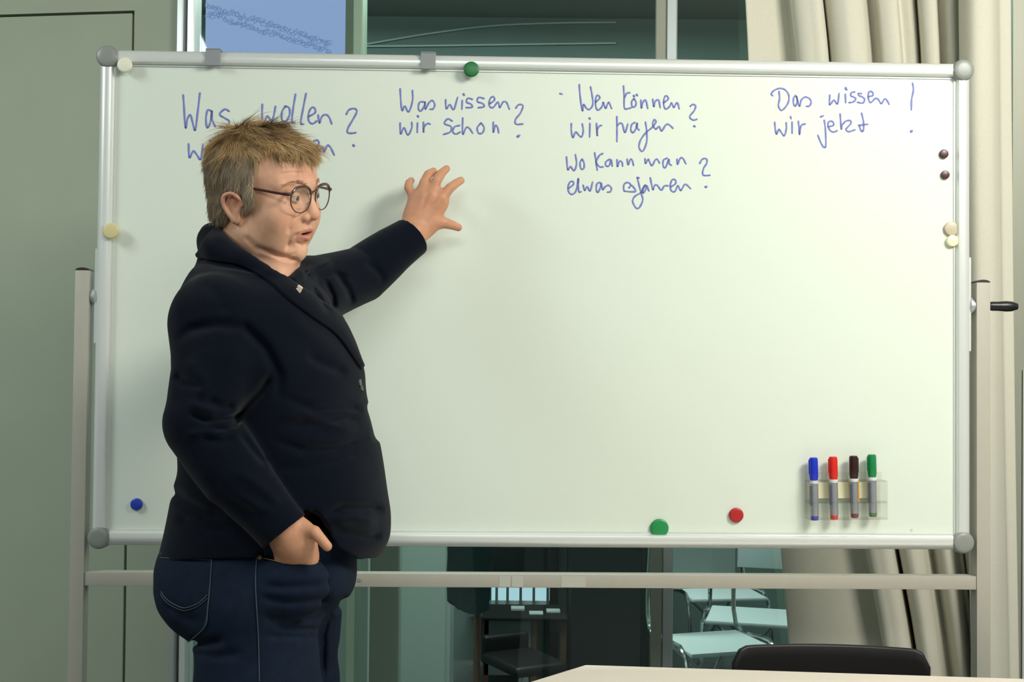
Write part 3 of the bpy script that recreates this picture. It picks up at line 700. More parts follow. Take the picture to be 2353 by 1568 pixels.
chy = 2.455
cl = at(1666, 1530, chy); cr_ = at(2127, 1540, chy); zt1 = at(1720, 1484, chy)[2]; zt2 = at(2080, 1493, chy)[2]
cx_ = (cl[0] + cr_[0]) / 2; hwc = (cr_[0] - cl[0]) / 2
ch = empty('chair', (cx_, chy, 0), 0.02); tag(ch, 'black chair pushed under the far side of the table, only its curved back showing', 'chair')
mb = MB()
nW, rows_ = 28, 10
zc0, zc1 = 0.52, (zt1 + zt2) / 2
grid = []
for i in range(rows_ + 1):
    row = []
    for k in range(nW + 1):
        u = -1 + 2 * k / nW; v = i / rows_
        rc = 0.035
        x_ = u * hwc; z_ = zc0 + (zc1 - zc0) * v - (zt1 - zt2) * 0.0
        # rounded upper corners
        ex_ = abs(x_) - (hwc - rc); 
        if ex_ > 0: z_ = zc0 + (zc1 - rc + math.sqrt(max(rc * rc - ex_ * ex_, 0)) - zc0) * v
        row.append(mb.bm.verts.new((x_, 0.035 * (1 - u * u) * 1.0, z_)))
    grid.append(row)
for i in range(rows_):
    for k in range(nW): mb.bm.faces.new((grid[i][k], grid[i][k + 1], grid[i + 1][k + 1], grid[i + 1][k]))
o = mb.build('backrest', 'chair_black', ch, smooth=True); md = o.modifiers.new('t', 'SOLIDIFY'); md.thickness = 0.012; bv = o.modifiers.new('b', 'BEVEL'); bv.width = 0.004; bv.segments = 2
o.rotation_euler = (0, math.radians(0.9), 0)
mb = MB(); mb.box((-hwc * .98, -0.42, 0.435), (hwc * .98, 0.0, 0.455), 0.02, 3); mb.build('seat', 'chair_black', ch, smooth=True)
for s in (-1, 1):
    mb = MB(); mb.path(crom([(s * (hwc + 0.004), 0.012, zc1 - 0.10), (s * (hwc + 0.004), 0.012, 0.47), (s * (hwc + 0.004), -0.02, 0.44), (s * (hwc + 0.004), -0.30, 0.43), (s * (hwc + 0.004), -0.40, 0.38), (s * (hwc + 0.004), -0.40, 0.012), (s * (hwc + 0.004), 0.0, 0.012)], 6), 0.010, 10)
    mb.build('frame', 'chrome', ch, smooth=True)
mb = MB(); mb.tube((-hwc, 0.0, 0.012), (hwc, 0.0, 0.012), 0.010); mb.build('stretcher', 'chrome', ch, smooth=True)
# ------------------------------------------------------------------ smooth solid modelling: distance fields meshed with surface nets
def smin(a, b, k):
    if k <= 0: return np.minimum(a, b)
    h = np.maximum(k - np.abs(a - b), 0) / k
    return np.minimum(a, b) - h * h * k * 0.25
def ell(c, r, A=None):
    c = np.asarray(c, float); r = np.asarray(r, float)
    def f(p):
        q = p - c
        if A is not None: q = q @ A.T
        q = q / r; k0 = np.sqrt((q * q).sum(-1)) + 1e-9; k1 = np.sqrt(((q / r) ** 2).sum(-1)) + 1e-9
        return k0 * (k0 - 1) / k1
    return f
def rcone(a, b, ra, rb, flat=None):
    a = np.asarray(a, float); b = np.asarray(b, float); ab = b - a; L2 = ab @ ab + 1e-12
    def f(p):
        t = np.clip(((p - a) @ ab) / L2, 0, 1)
        q = p - a - t[..., None] * ab
        if flat is not None:
            ax, s = flat; c = q @ ax; q = q + (c * (s - 1))[..., None] * ax
        return np.sqrt((q * q).sum(-1)) - (ra + (rb - ra) * t)
    return f
def limb(pts, rs, flat=None):
    fs = [rcone(pts[i], pts[i + 1], rs[i], rs[i + 1], flat) for i in range(len(pts) - 1)]
    def f(p):
        d = fs[0](p)
        for g in fs[1:]: d = np.minimum(d, g(p))
        return d
    return f
def half(c, n):
    c = np.asarray(c, float); n = np.asarray(n, float) / np.linalg.norm(n)
    return lambda p: (p - c) @ n
def combine(D, op, k, d):
    if op == 'add': return smin(D, d, k)
    if op == 'sub': return -smin(-D, d, k)
    return -smin(-D, -d, k)          # int
def field(prims, P_, post=None):
    D = np.full(P_.shape[:-1], 1.0)
    for op, k, f in prims: D = combine(D, op, k, f(P_))
    return D if post is None else post(P_, D)
def sdf_mesh(prims, lo, hi, h, post=None, margin=0.0):
    lo = np.asarray(lo, float); hi = np.asarray(hi, float)
    H = 8 * h; n = np.ceil((hi - lo) / H).astype(int)
    I = np.stack(np.meshgrid(*[np.arange(k) for k in n], indexing='ij'), -1).reshape(-1, 3)
    C = lo + (I + 0.5) * H; R_ = H * 0.866
    Dp = [f(C) for _, _, f in prims]
    D = np.full(len(C), 1.0)
    for (op, k, f), d in zip(prims, Dp): D = combine(D, op, k, d)
    act = np.abs(D) < R_ * 1.35 + margin
    I = I[act]; Dp = [d[act] for d in Dp]
    ar = np.arange(9); L = np.stack(np.meshgrid(ar, ar, ar, indexing='ij'), -1) * h
    N = n * 8 + 4
    keyf = lambda g: (g[..., 0].astype(np.int64) * N[1] + g[..., 1]) * N[2] + g[..., 2]
    corners = np.array([(i, j, k) for i in (0, 1) for j in (0, 1) for k in (0, 1)])
    edges = [(a, b) for a in range(8) for b in range(a + 1, 8) if np.abs(corners[a] - corners[b]).sum() == 1]
    keys, verts, quads = [], [], []
    CH = 1500
    for s in range(0, len(I), CH):
        Ib = I[s:s + CH]; P_ = (lo + Ib * H)[:, None, None, None, :] + L[None]
        V = np.full(P_.shape[:-1], 1.0)
        for (op, k, f), d in zip(prims, Dp):
            db = d[s:s + CH]; th = 4.2 * R_ + k + margin
            m = (db < th) if op != 'int' else (db > -th)
            if op == 'add' and not m.any(): continue
            if not m.any(): continue
            V[m] = combine(V[m], op, k, f(P_[m]))
        if post is not None: V = post(P_, V)
        S = V < 0
        cs = np.zeros(S[:, :8, :8, :8].shape, np.int8)
        for c in corners: cs += S[:, c[0]:c[0] + 8, c[1]:c[1] + 8, c[2]:c[2] + 8]
        b, x, y, z = np.nonzero((cs > 0) & (cs < 8))
        cv = np.stack([V[b, x + c[0], y + c[1], z + c[2]] for c in corners], -1)
        acc = np.zeros((len(b), 3)); cnt = np.zeros(len(b))
        for e0, e1 in edges:
            v0, v1 = cv[:, e0], cv[:, e1]; m = (v0 < 0) != (v1 < 0)
            t = np.where(m, v0 / np.where(np.abs(v0 - v1) < 1e-12, 1, v0 - v1), 0)
            acc += np.where(m[:, None], corners[e0] + t[:, None] * (corners[e1] - corners[e0]), 0); cnt += m
        g = Ib[b] * 8 + np.stack([x, y, z], -1)
        keys.append(keyf(g)); verts.append(lo + (g + acc / cnt[:, None]) * h)
        for ax in range(3):
            e = np.eye(3, dtype=int)[ax]
            S0 = S[:, :8, :8, :8]; S1 = S[:, e[0]:e[0] + 8, e[1]:e[1] + 8, e[2]:e[2] + 8]
            b, x, y, z = np.nonzero(S0 != S1)
            g = Ib[b] * 8 + np.stack([x, y, z], -1)
            eb = np.eye(3, dtype=int)[(ax + 1) % 3]; ec = np.eye(3, dtype=int)[(ax + 2) % 3]
            q = np.stack([keyf(g), keyf(g - eb), keyf(g - eb - ec), keyf(g - ec)], -1)
            ins = S0[b, x, y, z]
            q[~ins] = q[~ins][:, ::-1]
            quads.append(q)
    K = np.concatenate(keys); Vt = np.concatenate(verts); Q = np.concatenate(quads)
    o = np.argsort(K); K = K[o]; Vt = Vt[o]
    idx = np.clip(np.searchsorted(K, Q), 0, len(K) - 1)
    ok = (K[idx] == Q).all(-1)
    return Vt, idx[ok]
def vnoise(P_, s, seed=0):
    """cheap smooth noise in about -1..1"""
    r = np.random.RandomState(seed); out = 0
    for i in range(5):
        d = r.normal(size=3); d /= np.linalg.norm(d)
        out = out + np.sin((P_ @ d) * s * (0.7 + 0.25 * i) + r.uniform(0, 6.28)) * 0.45
    return out
def set_colors(o, C_):
    a = o.data.color_attributes.new('tint', 'FLOAT_COLOR', 'POINT')
    C4 = np.ones((len(o.data.vertices), 4), np.float32); C4[:, :3] = C_
    a.data.foreach_set('color', C4.ravel())
def ss(x, a, b):
    t = np.clip((x - a) / (b - a), 0, 1); return t * t * (3 - 2 * t)
def creases(cl, base=None):
    """folds: polylines over the picture plane of the garment, each (points, amplitude m, width px, deepest depth)"""
    segs = [(np.asarray(pl, float), amp, w, dep) for pl, amp, w, dep in cl]
    def post(P_, D):
        px, py = proj(P_); add = np.zeros_like(D)
        for pl, amp, w, (y0, y1) in segs:
            lo_ = pl.min(0) - 3 * w; hi_ = pl.max(0) + 3 * w
            m = (px > lo_[0]) & (px < hi_[0]) & (py > lo_[1]) & (py < hi_[1]) & (P_[..., 1] < y1) & (P_[..., 1] > y0) & (np.abs(D) < 0.03)
            if not m.any(): continue
            x = px[m]; y = py[m]; dm = np.full(len(x), 1e9); tt = np.zeros(len(x)); n = len(pl) - 1
            for i in range(n):
                a = pl[i]; ab = pl[i + 1] - a; t = np.clip(((x - a[0]) * ab[0] + (y - a[1]) * ab[1]) / (ab @ ab), 0, 1)
                d = np.hypot(x - a[0] - t * ab[0], y - a[1] - t * ab[1]); c = d < dm
                dm = np.where(c, d, dm); tt = np.where(c, (i + t) / n, tt)
            fade = np.clip(np.minimum(tt, 1 - tt) * 5, 0, 1)
            add[m] += 1.5 * amp * np.exp(-(dm / w) ** 2) * fade
        return D + add if base is None else base(P_, D + add)
    return post

# ------------------------------------------------------------------ the person
mat('skin', rgb(214, 160, 132), 0.5, attr='tint', spec=0.35, sss=0.12, noise=(90, 0.05), bump=(260, 0.25, 0.0008))
mat('hair', rgb(160, 130, 85), 0.5, attr='tint', spec=0.4)
mat('jacket', rgb(6, 12, 24), 0.9, spec=0.08, noise=(500, 0.12), bump=(900, 0.3, 0.0006), sheen=0.06)
mat('denim', rgb(10, 24, 43), 0.85, spec=0.2, noise=(60, 0.18), bump=(1000, 0.35, 0.0006))
mat('denim_thread', rgb(58, 76, 84), 0.8)
mat('thread_gold', rgb(150, 122, 74), 0.8)
mat('eye_white', rgb(192, 178, 168), 0.2)
mat('iris', rgb(52, 58, 58), 0.2)
mat('pupil', rgb(12, 12, 12), 0.2)
mat('brow', rgb(176, 136, 108), 0.8)
mat('glasses_brown', rgb(66, 34, 32), 0.3, coat=0.3)
mat('glasses_metal', rgb(104, 78, 62), 0.3, metal=0.7)
mat('teeth', rgb(205, 190, 165), 0.3)
mat('pin_gold', rgb(255, 232, 212), 0.3, metal=0.15)
mat('button', rgb(82, 80, 76), 0.3)
mat('shoe', rgb(30, 28, 28), 0.5)

HO = np.array([-0.4251, 2.06, 1.5922])
HM = np.array([[-0.38069, -0.90391, -0.19499], [0.91979, -0.34844, -0.18052], [0.09523, -0.24807, 0.96405]])
hl = lambda r, f, u: HO + np.array([r, f, u]) / 100 @ HM
def hel(c, r, rot=None):
    A = HM
    if rot is not None: A = rot @ HM
    return ell(hl(*c), np.array(r) / 100, A)
def hrc(a, b, ra, rb): return rcone(hl(*a), hl(*b), ra / 100, rb / 100)
def rot_axis(ax, deg): return np.array(Matrix.Rotation(math.radians(deg), 3, ax))

pr = []
add = lambda f, k=0.0: pr.append(('add', k / 100, f))
sub = lambda f, k=0.0: pr.append(('sub', k / 100, f))
add(hel((0, -0.8, 4.5), (7.3, 9.1, 7.6)))
add(hel((0, 3.2, 4.8), (6.5, 5.7, 6.2)), 1.5)
add(hel((0, 3.6, -0.5), (6.2, 5.4, 6.8)), 1.5)
for s in (1, -1):
    add(hrc((s * 5.0, 1.4, -4.6), (s * 1.8, 6.3, -7.3), 1.9, 1.5), 1.5)
    add(hel((s * 4.0, 4.2, -4.7), (2.4, 3.2, 3.0)), 2.4)
    add(hel((s * 3.9, 5.9, -1.3), (2.8, 2.6, 3.0)), 2.4)
    add(hrc((s * 1.1, 8.3, 4.0), (s * 4.9, 6.5, 3.9), 0.85, 0.8), 1.4)
add(hel((0, 7.2, -7.4), (2.2, 1.7, 1.75)), 1.0)
add(hel((0, 7.6, -3.9), (3.0, 1.75, 2.4)), 1.2)
add(hel((0, 2.6, -7.9), (4.0, 4.0, 2.2)), 1.2)
for s in (1, -1): sub(hel((s * 3.2, 9.2, 2.2), (1.7, 1.25, 1.15)), 0.9)
add(hrc((0, 8.2, 3.4), (0, 9.9, 0.0), 0.75, 0.95), 1.0)
add(hel((0, 10.15, -0.7), (1.15, 1.0, 0.95)), 0.7)
for s in (1, -1):
    add(hel((s * 1.35, 9.2, -1.15), (0.72, 0.95, 0.7)), 0.4)
    sub(hel((s * 0.68, 9.9, -1.75), (0.38, 0.5, 0.35)), 0.15)
    add(hrc((s * 2.35, 8.1, -3.8), (s * 0.5, 9.3, -3.3), 0.26, 0.38), 0.3)
    add(hrc((s * 2.25, 8.1, -4.1), (0, 9.15, -4.8), 0.28, 0.44), 0.35)
sub(hel((0, 9.4, -4.05), (1.7, 1.6, 0.30)), 0.15)
sub(hel((0, 9.1, -6.0), (1.7, 0.5, 0.35)), 0.7)
for s in (1, -1):
    add(hel((s * 3.15, 7.6, 2.25), (1.42, 1.36, 1.32)), 0.35)
    sub(hel((s * 3.15, 9.1, 2.15), (1.34, 1.15, 0.31)), 0.1)
    # ear
    h0 = (s * 7.35, -0.5, 0.6)
    add(hel((s * 7.4, -0.55, 0.0), (0.5, 1.5, 2.0), rot_axis('X', 12)), 0.5)
    pts = crom([(7.4, 0.8, 0.4), (7.9, 0.6, 1.3), (8.2, -0.6, 1.9), (8.35, -1.9, 1.3), (8.2, -2.0, 0.0), (7.9, -1.3, -1.4), (7.4, -0.3, -2.5)], 3)
    pts = [hl(s * a, b, c) for a, b, c in pts]
    add(limb(pts, np.interp(np.linspace(0, 1, len(pts)), [0, .2, .8, 1], [.0026, .0036, .0036, .0045])), 0.25)
    add(hel((s * 7.3, -0.2, -1.9), (0.5, 0.85, 1.05)), 0.4)
    sub(hel((s * 8.0, 0.25, 0.0), (0.45, 0.6, 0.85)), 0.3)
    add(hel((s * 7.35, 0.95, 0.3), (0.4, 0.4, 0.6)), 0.25)
NB = at(596, 655, 2.09)
pr.append(('add', 0.03, rcone(hl(0, -1.2, -4.5), NB, 0.058, 0.066)))
pr.append(('add', 0.02, rcone(hl(0, 2.4, -8.2), at(640, 655, 2.04), 0.030, 0.024)))
pr.append(('sub', 0.014, rcone(hl(4.6, 2.0, -8.2), hl(0.2, 6.2, -10.2), 0.003, 0.004)))
# hidden trunk that carries the arms
pr.append(('add', 0.03, rcone(NB, at(625, 1150, 2.06), 0.06, 0.07)))
SHN, SHF = at(492, 722, 1.94), at(700, 690, 2.23)
pr.append(('add', 0.03, rcone(at(590, 700, 2.08), SHN, 0.05, 0.045)))
pr.append(('add', 0.03, rcone(at(610, 700, 2.09), SHF, 0.05, 0.045)))
EN, WN = at(464, 983, 1.872), at(646, 1213, 1.864)
EF, WF = at(828, 632, 2.345), at(948, 540, 2.412)
pr.append(('add', 0.02, limb([SHN, EN, WN], [0.040, 0.032, 0.026])))
pr.append(('add', 0.02, limb([SHF, EF, WF], [0.045, 0.036, 0.027])))
# raised hand (her left), back of the hand to the viewer
vd = np.array([0.0, 1.0, 0.0])
def HP(px, py, Y): return at(px, py, Y)
pr.append(('add', 0.012, rcone(HP(951, 535, 2.413), HP(963, 508, 2.425), 0.028, 0.030, (vd, 1.35))))
pr.append(('add', 0.018, rcone(HP(966, 505, 2.427), HP(985, 462, 2.43), 0.031, 0.036, (vd, 2.0))))
pr.append(('add', 0.014, rcone(HP(957, 490, 2.432), HP(957, 465, 2.435), 0.020, 0.017, (vd, 1.3))))
pr.append(('add', 0.014, rcone(HP(985, 500, 2.428), HP(1012, 464, 2.43), 0.020, 0.0155, (vd, 1.3))))
def finger(pts, rs, k=0.007): pr.append(('add', k, limb([HP(*p) for p in pts], rs)))
finger([(962, 470, 2.432), (948, 450, 2.436), (939, 432, 2.440), (940, 421, 2.455), (945, 415, 2.472)], [.011, .0090, .0086, .0080, .0070])
finger([(973, 465, 2.428), (971, 440, 2.430), (974, 420, 2.432), (984, 401, 2.446), (996, 394, 2.466)], [.012, .0098, .0098, .0088, .0075])
finger([(988, 462, 2.426), (996, 438, 2.427), (1003, 416, 2.428), (1014, 399, 2.444), (1026, 388, 2.462)], [.012, .0102, .0100, .0090, .0076])
finger([(1005, 468, 2.427), (1020, 449, 2.427), (1034, 432, 2.430), (1047, 422, 2.446), (1059, 415, 2.464)], [.013, .0102, .0098, .0086, .0074])
finger([(975, 528, 2.425), (1000, 514, 2.428), (1020, 512, 2.434), (1040, 518, 2.450), (1053, 523, 2.462)], [.017, .0130, .0115, .0095, .0078], 0.010)
# web between fingers, tendons
for a, b in (((960, 503, 2.411), (971, 452, 2.4165)), ((968, 503, 2.410), (993, 448, 2.4145)), ((978, 503, 2.411), (1015, 456, 2.4155))):
    pr.append(('add', 0.010, rcone(HP(*a), HP(*b), .0026, .0042)))
# right hand in the pocket
pr.append(('add', 0.012, rcone(HP(655, 1205, 1.864), HP(670, 1235, 1.868), 0.028, 0.031, (vd, 1.35))))
pr.append(('add', 0.015, rcone(HP(674, 1240, 1.870), HP(680, 1282, 1.888), 0.032, 0.034, (vd, 1.9))))
pr.append(('add', 0.012, rcone(HP(698, 1225, 1.868), HP(706, 1276, 1.884), 0.014, 0.014)))
for dx, ln in ((-32, 52), (-13, 64), (8, 66), (26, 52)):
    finger([(684 + dx * .8, 1262, 1.884), (686 + dx, 1300, 1.898), (688 + dx * .8, 1300 + ln * .55, 1.912), (688 + dx * .7, 1300 + ln, 1.925)], [.011, .0095, .0088, .0075])
finger([(700, 1218, 1.862), (722, 1224, 1.854), (738, 1240, 1.850), (752, 1256, 1.850)], [.012, .0098, .0082, .0070], 0.007)

FZ = (1.9, 2.12)
fcr = [([(692, 478), (683, 490), (673, 505), (666, 522), (661, 540)], .0024, 4.5, FZ), ([(690, 535), (677, 541), (667, 550), (661, 562), (657, 577)], .0019, 3.8, FZ), ([(676, 556), (690, 561), (706, 559)], .0012, 4, FZ), ([(662, 470), (672, 480), (688, 482)], .0011, 3, FZ), ([(640, 400), (670, 396), (705, 398)], .0006, 3, FZ), ([(645, 389), (672, 386), (700, 388)], .0005, 3, FZ), ([(655, 590), (668, 586), (684, 582)], .0010, 4, FZ), ([(585, 566), (612, 577), (643, 589), (666, 595), (690, 598)], .0028, 6, FZ),
  ([(668, 466), (680, 472), (694, 473)], .0009, 3, FZ), ([(661, 440), (650, 443), (638, 450)], .0011, 2.2, FZ), ([(660, 447), (650, 454), (634, 466)], .0012, 2.4, FZ), ([(662, 452), (655, 462), (645, 472)], .0009, 2.2, FZ),
  ([(663, 432), (676, 430), (692, 434)], .0008, 2.5, FZ), ([(560, 540), (580, 560), (600, 580)], .0014, 7, FZ)]
def body_post0(P_, D):
    return D + 0.0004 * vnoise(P_, 120, 3) * (np.abs(D) < 0.01)
Vb, Fb = sdf_mesh(pr, (-0.78, 1.80, 0.90), (-0.06, 2.52, 1.80), 0.0016, creases(fcr, body_post0), margin=0.003)
person = empty('person', (float(at(600, 1400, 2.06)[0]), 2.06, 0))
tag(person, 'blond woman with glasses in navy blazer and jeans, one hand raised to the whiteboard', 'person')
PO = np.array(person.location)
def pmesh(name, V, Fc, m, parent=None, smooth=True):
    return mesh_np(name, np.asarray(V) - PO, Fc, m, parent or person, smooth)
body = pmesh('body', Vb, Fb, 'skin')
# skin tint
Lb = ((Vb - HO) @ HM.T) * 100
base = np.array(rgb(222, 172, 142)[:3]); red = np.array(rgb(200, 122, 100)[:3]); lip = np.array(rgb(182, 112, 98)[:3]); dark = np.array(rgb(84, 30, 28)[:3]); pale = np.array(rgb(224, 182, 150)[:3])
C_ = np.tile(base, (len(Vb), 1))
def mixc(C_, col, w): return C_ * (1 - w[:, None]) + col * w[:, None]
def gl(c, r): 
    q = (Lb - np.array(c)) / np.array(r); return np.exp(-(q * q).sum(1))
for s in (1, -1):
    C_ = mixc(C_, red, 0.35 * gl((s * 4.5, 6.5, -1.5), (2.4, 3, 2.2)))
    C_ = mixc(C_, red, 0.55 * gl((s * 7.8, -0.5, 1.0), (1.5, 2.2, 2.6)))
C_ = mixc(C_, red, 0.35 * gl((0, 10.5, -0.8), (1.6, 1.4, 1.2)))
C_ = mixc(C_, red, 0.25 * gl((0, 7.5, 6.0), (6, 3, 1.8)))
lu = -4.1 - 0.10 * np.abs(Lb[:, 0]) * 0
lipw = ss(2.7 - np.abs(Lb[:, 0]), 0, .4) * ss(Lb[:, 1], 7.4, 8.0) * ss(Lb[:, 2] + 5.45 - 0.16 * np.abs(Lb[:, 0]) * 1.3, 0, .25) * ss(-2.75 - 0.28 * np.abs(Lb[:, 0]) - Lb[:, 2], 0, .25)
C_ = mixc(C_, lip, 0.7 * lipw)
inw = lipw * ss(8.7 - Lb[:, 1], 0, 0.3) * ss(1.7 - np.abs(Lb[:, 0]), 0, .3) * ss(.5 - np.abs(Lb[:, 2] + 4.1), 0, .15)
C_ = mixc(C_, dark, inw)
hand = (Vb[:, 0] > -0.26) & (Vb[:, 2] > 1.45)
C_ = mixc(C_, np.array(rgb(190, 136, 104)[:3]), hand * 0.8)
hand2 = (Vb[:, 2] < 1.2)
C_ = mixc(C_, np.array(rgb(200, 144, 112)[:3]), hand2 * 0.8)
mot = np.clip(0.5 + 0.5 * vnoise(Vb, 110, 9), 0, 1) * 0.12 + np.clip(vnoise(Vb, 300, 12), 0, 1) * 0.08
C_ = mixc(C_, red, mot)
set_colors(body, C_)

# eyes, teeth, brows
def ball(name, c, r, m, parent, sc=(1, 1, 1), n=20, up=None):
    mb = MB(); bmesh.ops.create_uvsphere(mb.bm, u_segments=n, v_segments=n // 2, radius=1.0)
    A = np.zeros((4, 4)); A[3, 3] = 1
    for i in range(3): A[:3, i] = HM[i] * sc[i] * r / 100
    A[:3, 3] = hl(*c) - PO
    bmesh.ops.transform(mb.bm, matrix=Matrix(A.tolist()), verts=mb.bm.verts)
    return mb.build(name, m, parent, smooth=True)
for s in (1, -1):
    e = ball('eye', (s * 3.15, 7.6, 2.25), 1.27, 'eye_white', person)
    g = np.array([-0.12, 1.0, -0.22]); g /= np.linalg.norm(g)
    c0 = np.array([s * 3.15, 7.6, 2.25])
    ball('iris', tuple(c0 + g * 0.80), 0.68, 'iris', e, (1, .85, 1)); ball('pupil', tuple(c0 + g * 1.18), 0.27, 'pupil', e)
tm = MB()
tp = [hl(r_, 8.55 - 0.12 * r_ * r_, -3.78) - PO for r_ in np.linspace(-1.6, 1.6, 9)]
tm.path(tp, 0.0028, 8); tm.build('teeth', 'teeth', person, smooth=True)

# blazer -------------------------------------------------------------
BETA = math.radians(17)
tf = np.array([math.cos(BETA), -math.sin(BETA), 0]); tl = np.array([-math.sin(BETA), -math.cos(BETA), 0])
def loft(rows, Yc=2.06, e=2.25, off=0.0):
    R_ = []
    for py, L_, Rt, b in rows:
        pl, pr_ = at(L_, py, Yc), at(Rt, py, Yc); w = (pr_[0] - pl[0]) / 2
        a = math.sqrt(max(w * w - (b * math.sin(BETA)) ** 2, 0.0004)) / math.cos(BETA)
        R_.append((((pl + pr_) / 2)[2], (pl[0] + pr_[0]) / 2, a, b))
    R_ = np.array(sorted(R_)); zz = R_[:, 0]
    # denser, smoother rows
    zs = np.linspace(zz[0], zz[-1], 60)
    cols = [np.interp(zs, zz, R_[:, i]) for i in (1, 2, 3)]
    ker = np.array([1, 2, 3, 2, 1]) / 9
    cols = [np.convolve(np.pad(c, 2, 'edge'), ker, 'valid') for c in cols]
    def f(p):
        z = p[..., 2]; cx = np.interp(z, zs, cols[0]); a = np.interp(z, zs, cols[1]) + off; b = np.interp(z, zs, cols[2]) + off
        q0 = (p[..., 0] - cx) * tf[0] + (p[..., 1] - Yc) * tf[1]; q1 = (p[..., 0] - cx) * tl[0] + (p[..., 1] - Yc) * tl[1]
        k = (np.abs(q0 / a) ** e + np.abs(q1 / b) ** e + 1e-12) ** (1 / e)
        d = (k - 1) * np.minimum(a, b)
        dz = np.maximum(z - zs[-1], zs[0] - z)
        return np.where(dz > 0, np.sqrt(np.maximum(d, 0) ** 2 + dz ** 2) * 1.0 + np.minimum(d, 0) * 0, np.maximum(d, -np.abs(dz) - 0) if False else d) if True else d
    return f
jr = [(640, 510, 690, .10), (665, 480, 730, .14), (700, 448, 763, .165), (740, 432, 785, .178), (800, 424, 806, .182), (850, 424, 826, .182), (900, 426, 829, .178), (940, 426, 838, .176), (1025, 430, 864, .175), (1085, 432, 877, .176), (1115, 416, 882, .178), (1180, 402, 890, .184), (1240, 390, 886, .185), (1300, 380, 850, .18)]
jk = []
jadd = lambda f, k=0.02: jk.append(('add', k, f)); jsub = lambda f, k=0.01: jk.append(('sub', k, f))
JL = loft(jr); JLi = loft(jr, off=-0.024)
jadd(JL)
jadd(rcone(at(580, 665, 2.08), at(506, 735, 1.945), 0.046, 0.072), 0.025)
jadd(rcone(at(610, 665, 2.10), at(700, 680, 2.22), 0.055, 0.066), 0.03)
jadd(ell(at(490, 710, 2.04), (0.05, 0.10, 0.08)), 0.03)                       # shoulder blade
# collar: stands against the neck
colp = [at(487, 541, 2.13), at(486, 548, 2.06), at(508, 580, 2.005), at(552, 607, 1.985), at(602, 637, 1.985), at(648, 664, 2.005)]
jadd(limb(colp, [.020, .022, .022, .020, .017, .012]), 0.012)
jadd(limb([at(487, 541, 2.13), at(540, 560, 2.18), at(620, 595, 2.17), at(672, 618, 2.12), at(682, 630, 2.09), at(676, 655, 2.05)], [.018, .018, .016, .012, .011, .012]), 0.010)
FARC = limb([at(676, 612, 2.14), at(687, 624, 2.10), at(684, 636, 2.05), at(670, 650, 2.015)], [.009, .010, .010, .010])
jadd(rcone(at(500, 575, 2.08), at(505, 650, 2.06), 0.030, 0.045), 0.02)
# neck opening
jsub(rcone(hl(0, -1.2, -3.0), NB + np.array([0, 0, 0.0]), 0.0600, 0.0660), 0.006)
jsub(rcone(at(645, 560, 2.04), at(654, 622, 2.02), 0.034, 0.010), 0.006)
jadd(FARC, 0.006)
# far sleeve
jadd(limb([at(700, 678, 2.22), at(760, 655, 2.28), EF, at(900, 575, 2.385), at(956, 536, 2.418)], [.066, .060, .055, .047, .0415]), 0.02)
dF = at(956, 536, 2.418) - EF; dF /= np.linalg.norm(dF)
cF_ = at(947, 541, 2.412)
DFp = at(968, 536, 2.43)
jk.append(('sub', 0.002, (lambda c, n, o_: (lambda p: np.maximum(-((p - c) @ n), np.sqrt(((p - o_) ** 2).sum(-1)) - 0.085)))(cF_, dF, at(975, 530, 2.43))))
jsub(rcone(cF_ - dF * 0.03, cF_ + dF * 0.03, 0.032, 0.032), 0.002)
# hem and hollow below
HZ = at(600, 1279, 1.885)[2]
hxs = [at(372, 1270, 2.06)[0], at(440, 1276, 1.96)[0], at(600, 1280, 1.885)[0], at(720, 1290, 1.885)[0], at(840, 1283, 1.98)[0], at(880, 1270, 2.06)[0]]
hzs = [at(372, 1272, 2.06)[2], at(440, 1276, 1.96)[2], at(600, 1280, 1.885)[2], at(720, 1290, 1.885)[2], at(840, 1283, 1.98)[2], at(880, 1277, 2.06)[2]]
def hemf(p):
    return np.interp(p[..., 0], hxs, hzs) - p[..., 2]
jk.append(('int', 0.004, hemf))
jk.append(('sub', 0.004, lambda p: np.maximum(JLi(p), p[..., 2] - (HZ + 0.06))))
# opening over the pocket
polyc = np.array([(640, 1310), (640, 1262), (668, 1215), (700, 1172), (736, 1188), (757, 1222), (778, 1256), (815, 1278), (845, 1312)], float)
def poly_sd(px, py, pl):
    d = np.full(px.shape, 1e9); ins = np.zeros(px.shape, bool); n = len(pl)
    for i in range(n):
        a, b = pl[i], pl[(i + 1) % n]; ab = b - a
        t = np.clip(((px - a[0]) * ab[0] + (py - a[1]) * ab[1]) / (ab @ ab), 0, 1)
        d = np.minimum(d, np.hypot(px - a[0] - t * ab[0], py - a[1] - t * ab[1]))
        c = ((a[1] > py) != (b[1] > py)) & (px < (b[0] - a[0]) * (py - a[1]) / ((b[1] - a[1]) if b[1] != a[1] else 1e-9) + a[0]); ins ^= c
    return np.where(ins, -d, d)
def cutf(p):
    x, y = proj(p); return np.maximum(poly_sd(x, y, polyc) / 1450.0, p[..., 1] - 1.99)
jk.append(('sub', 0.004, cutf))
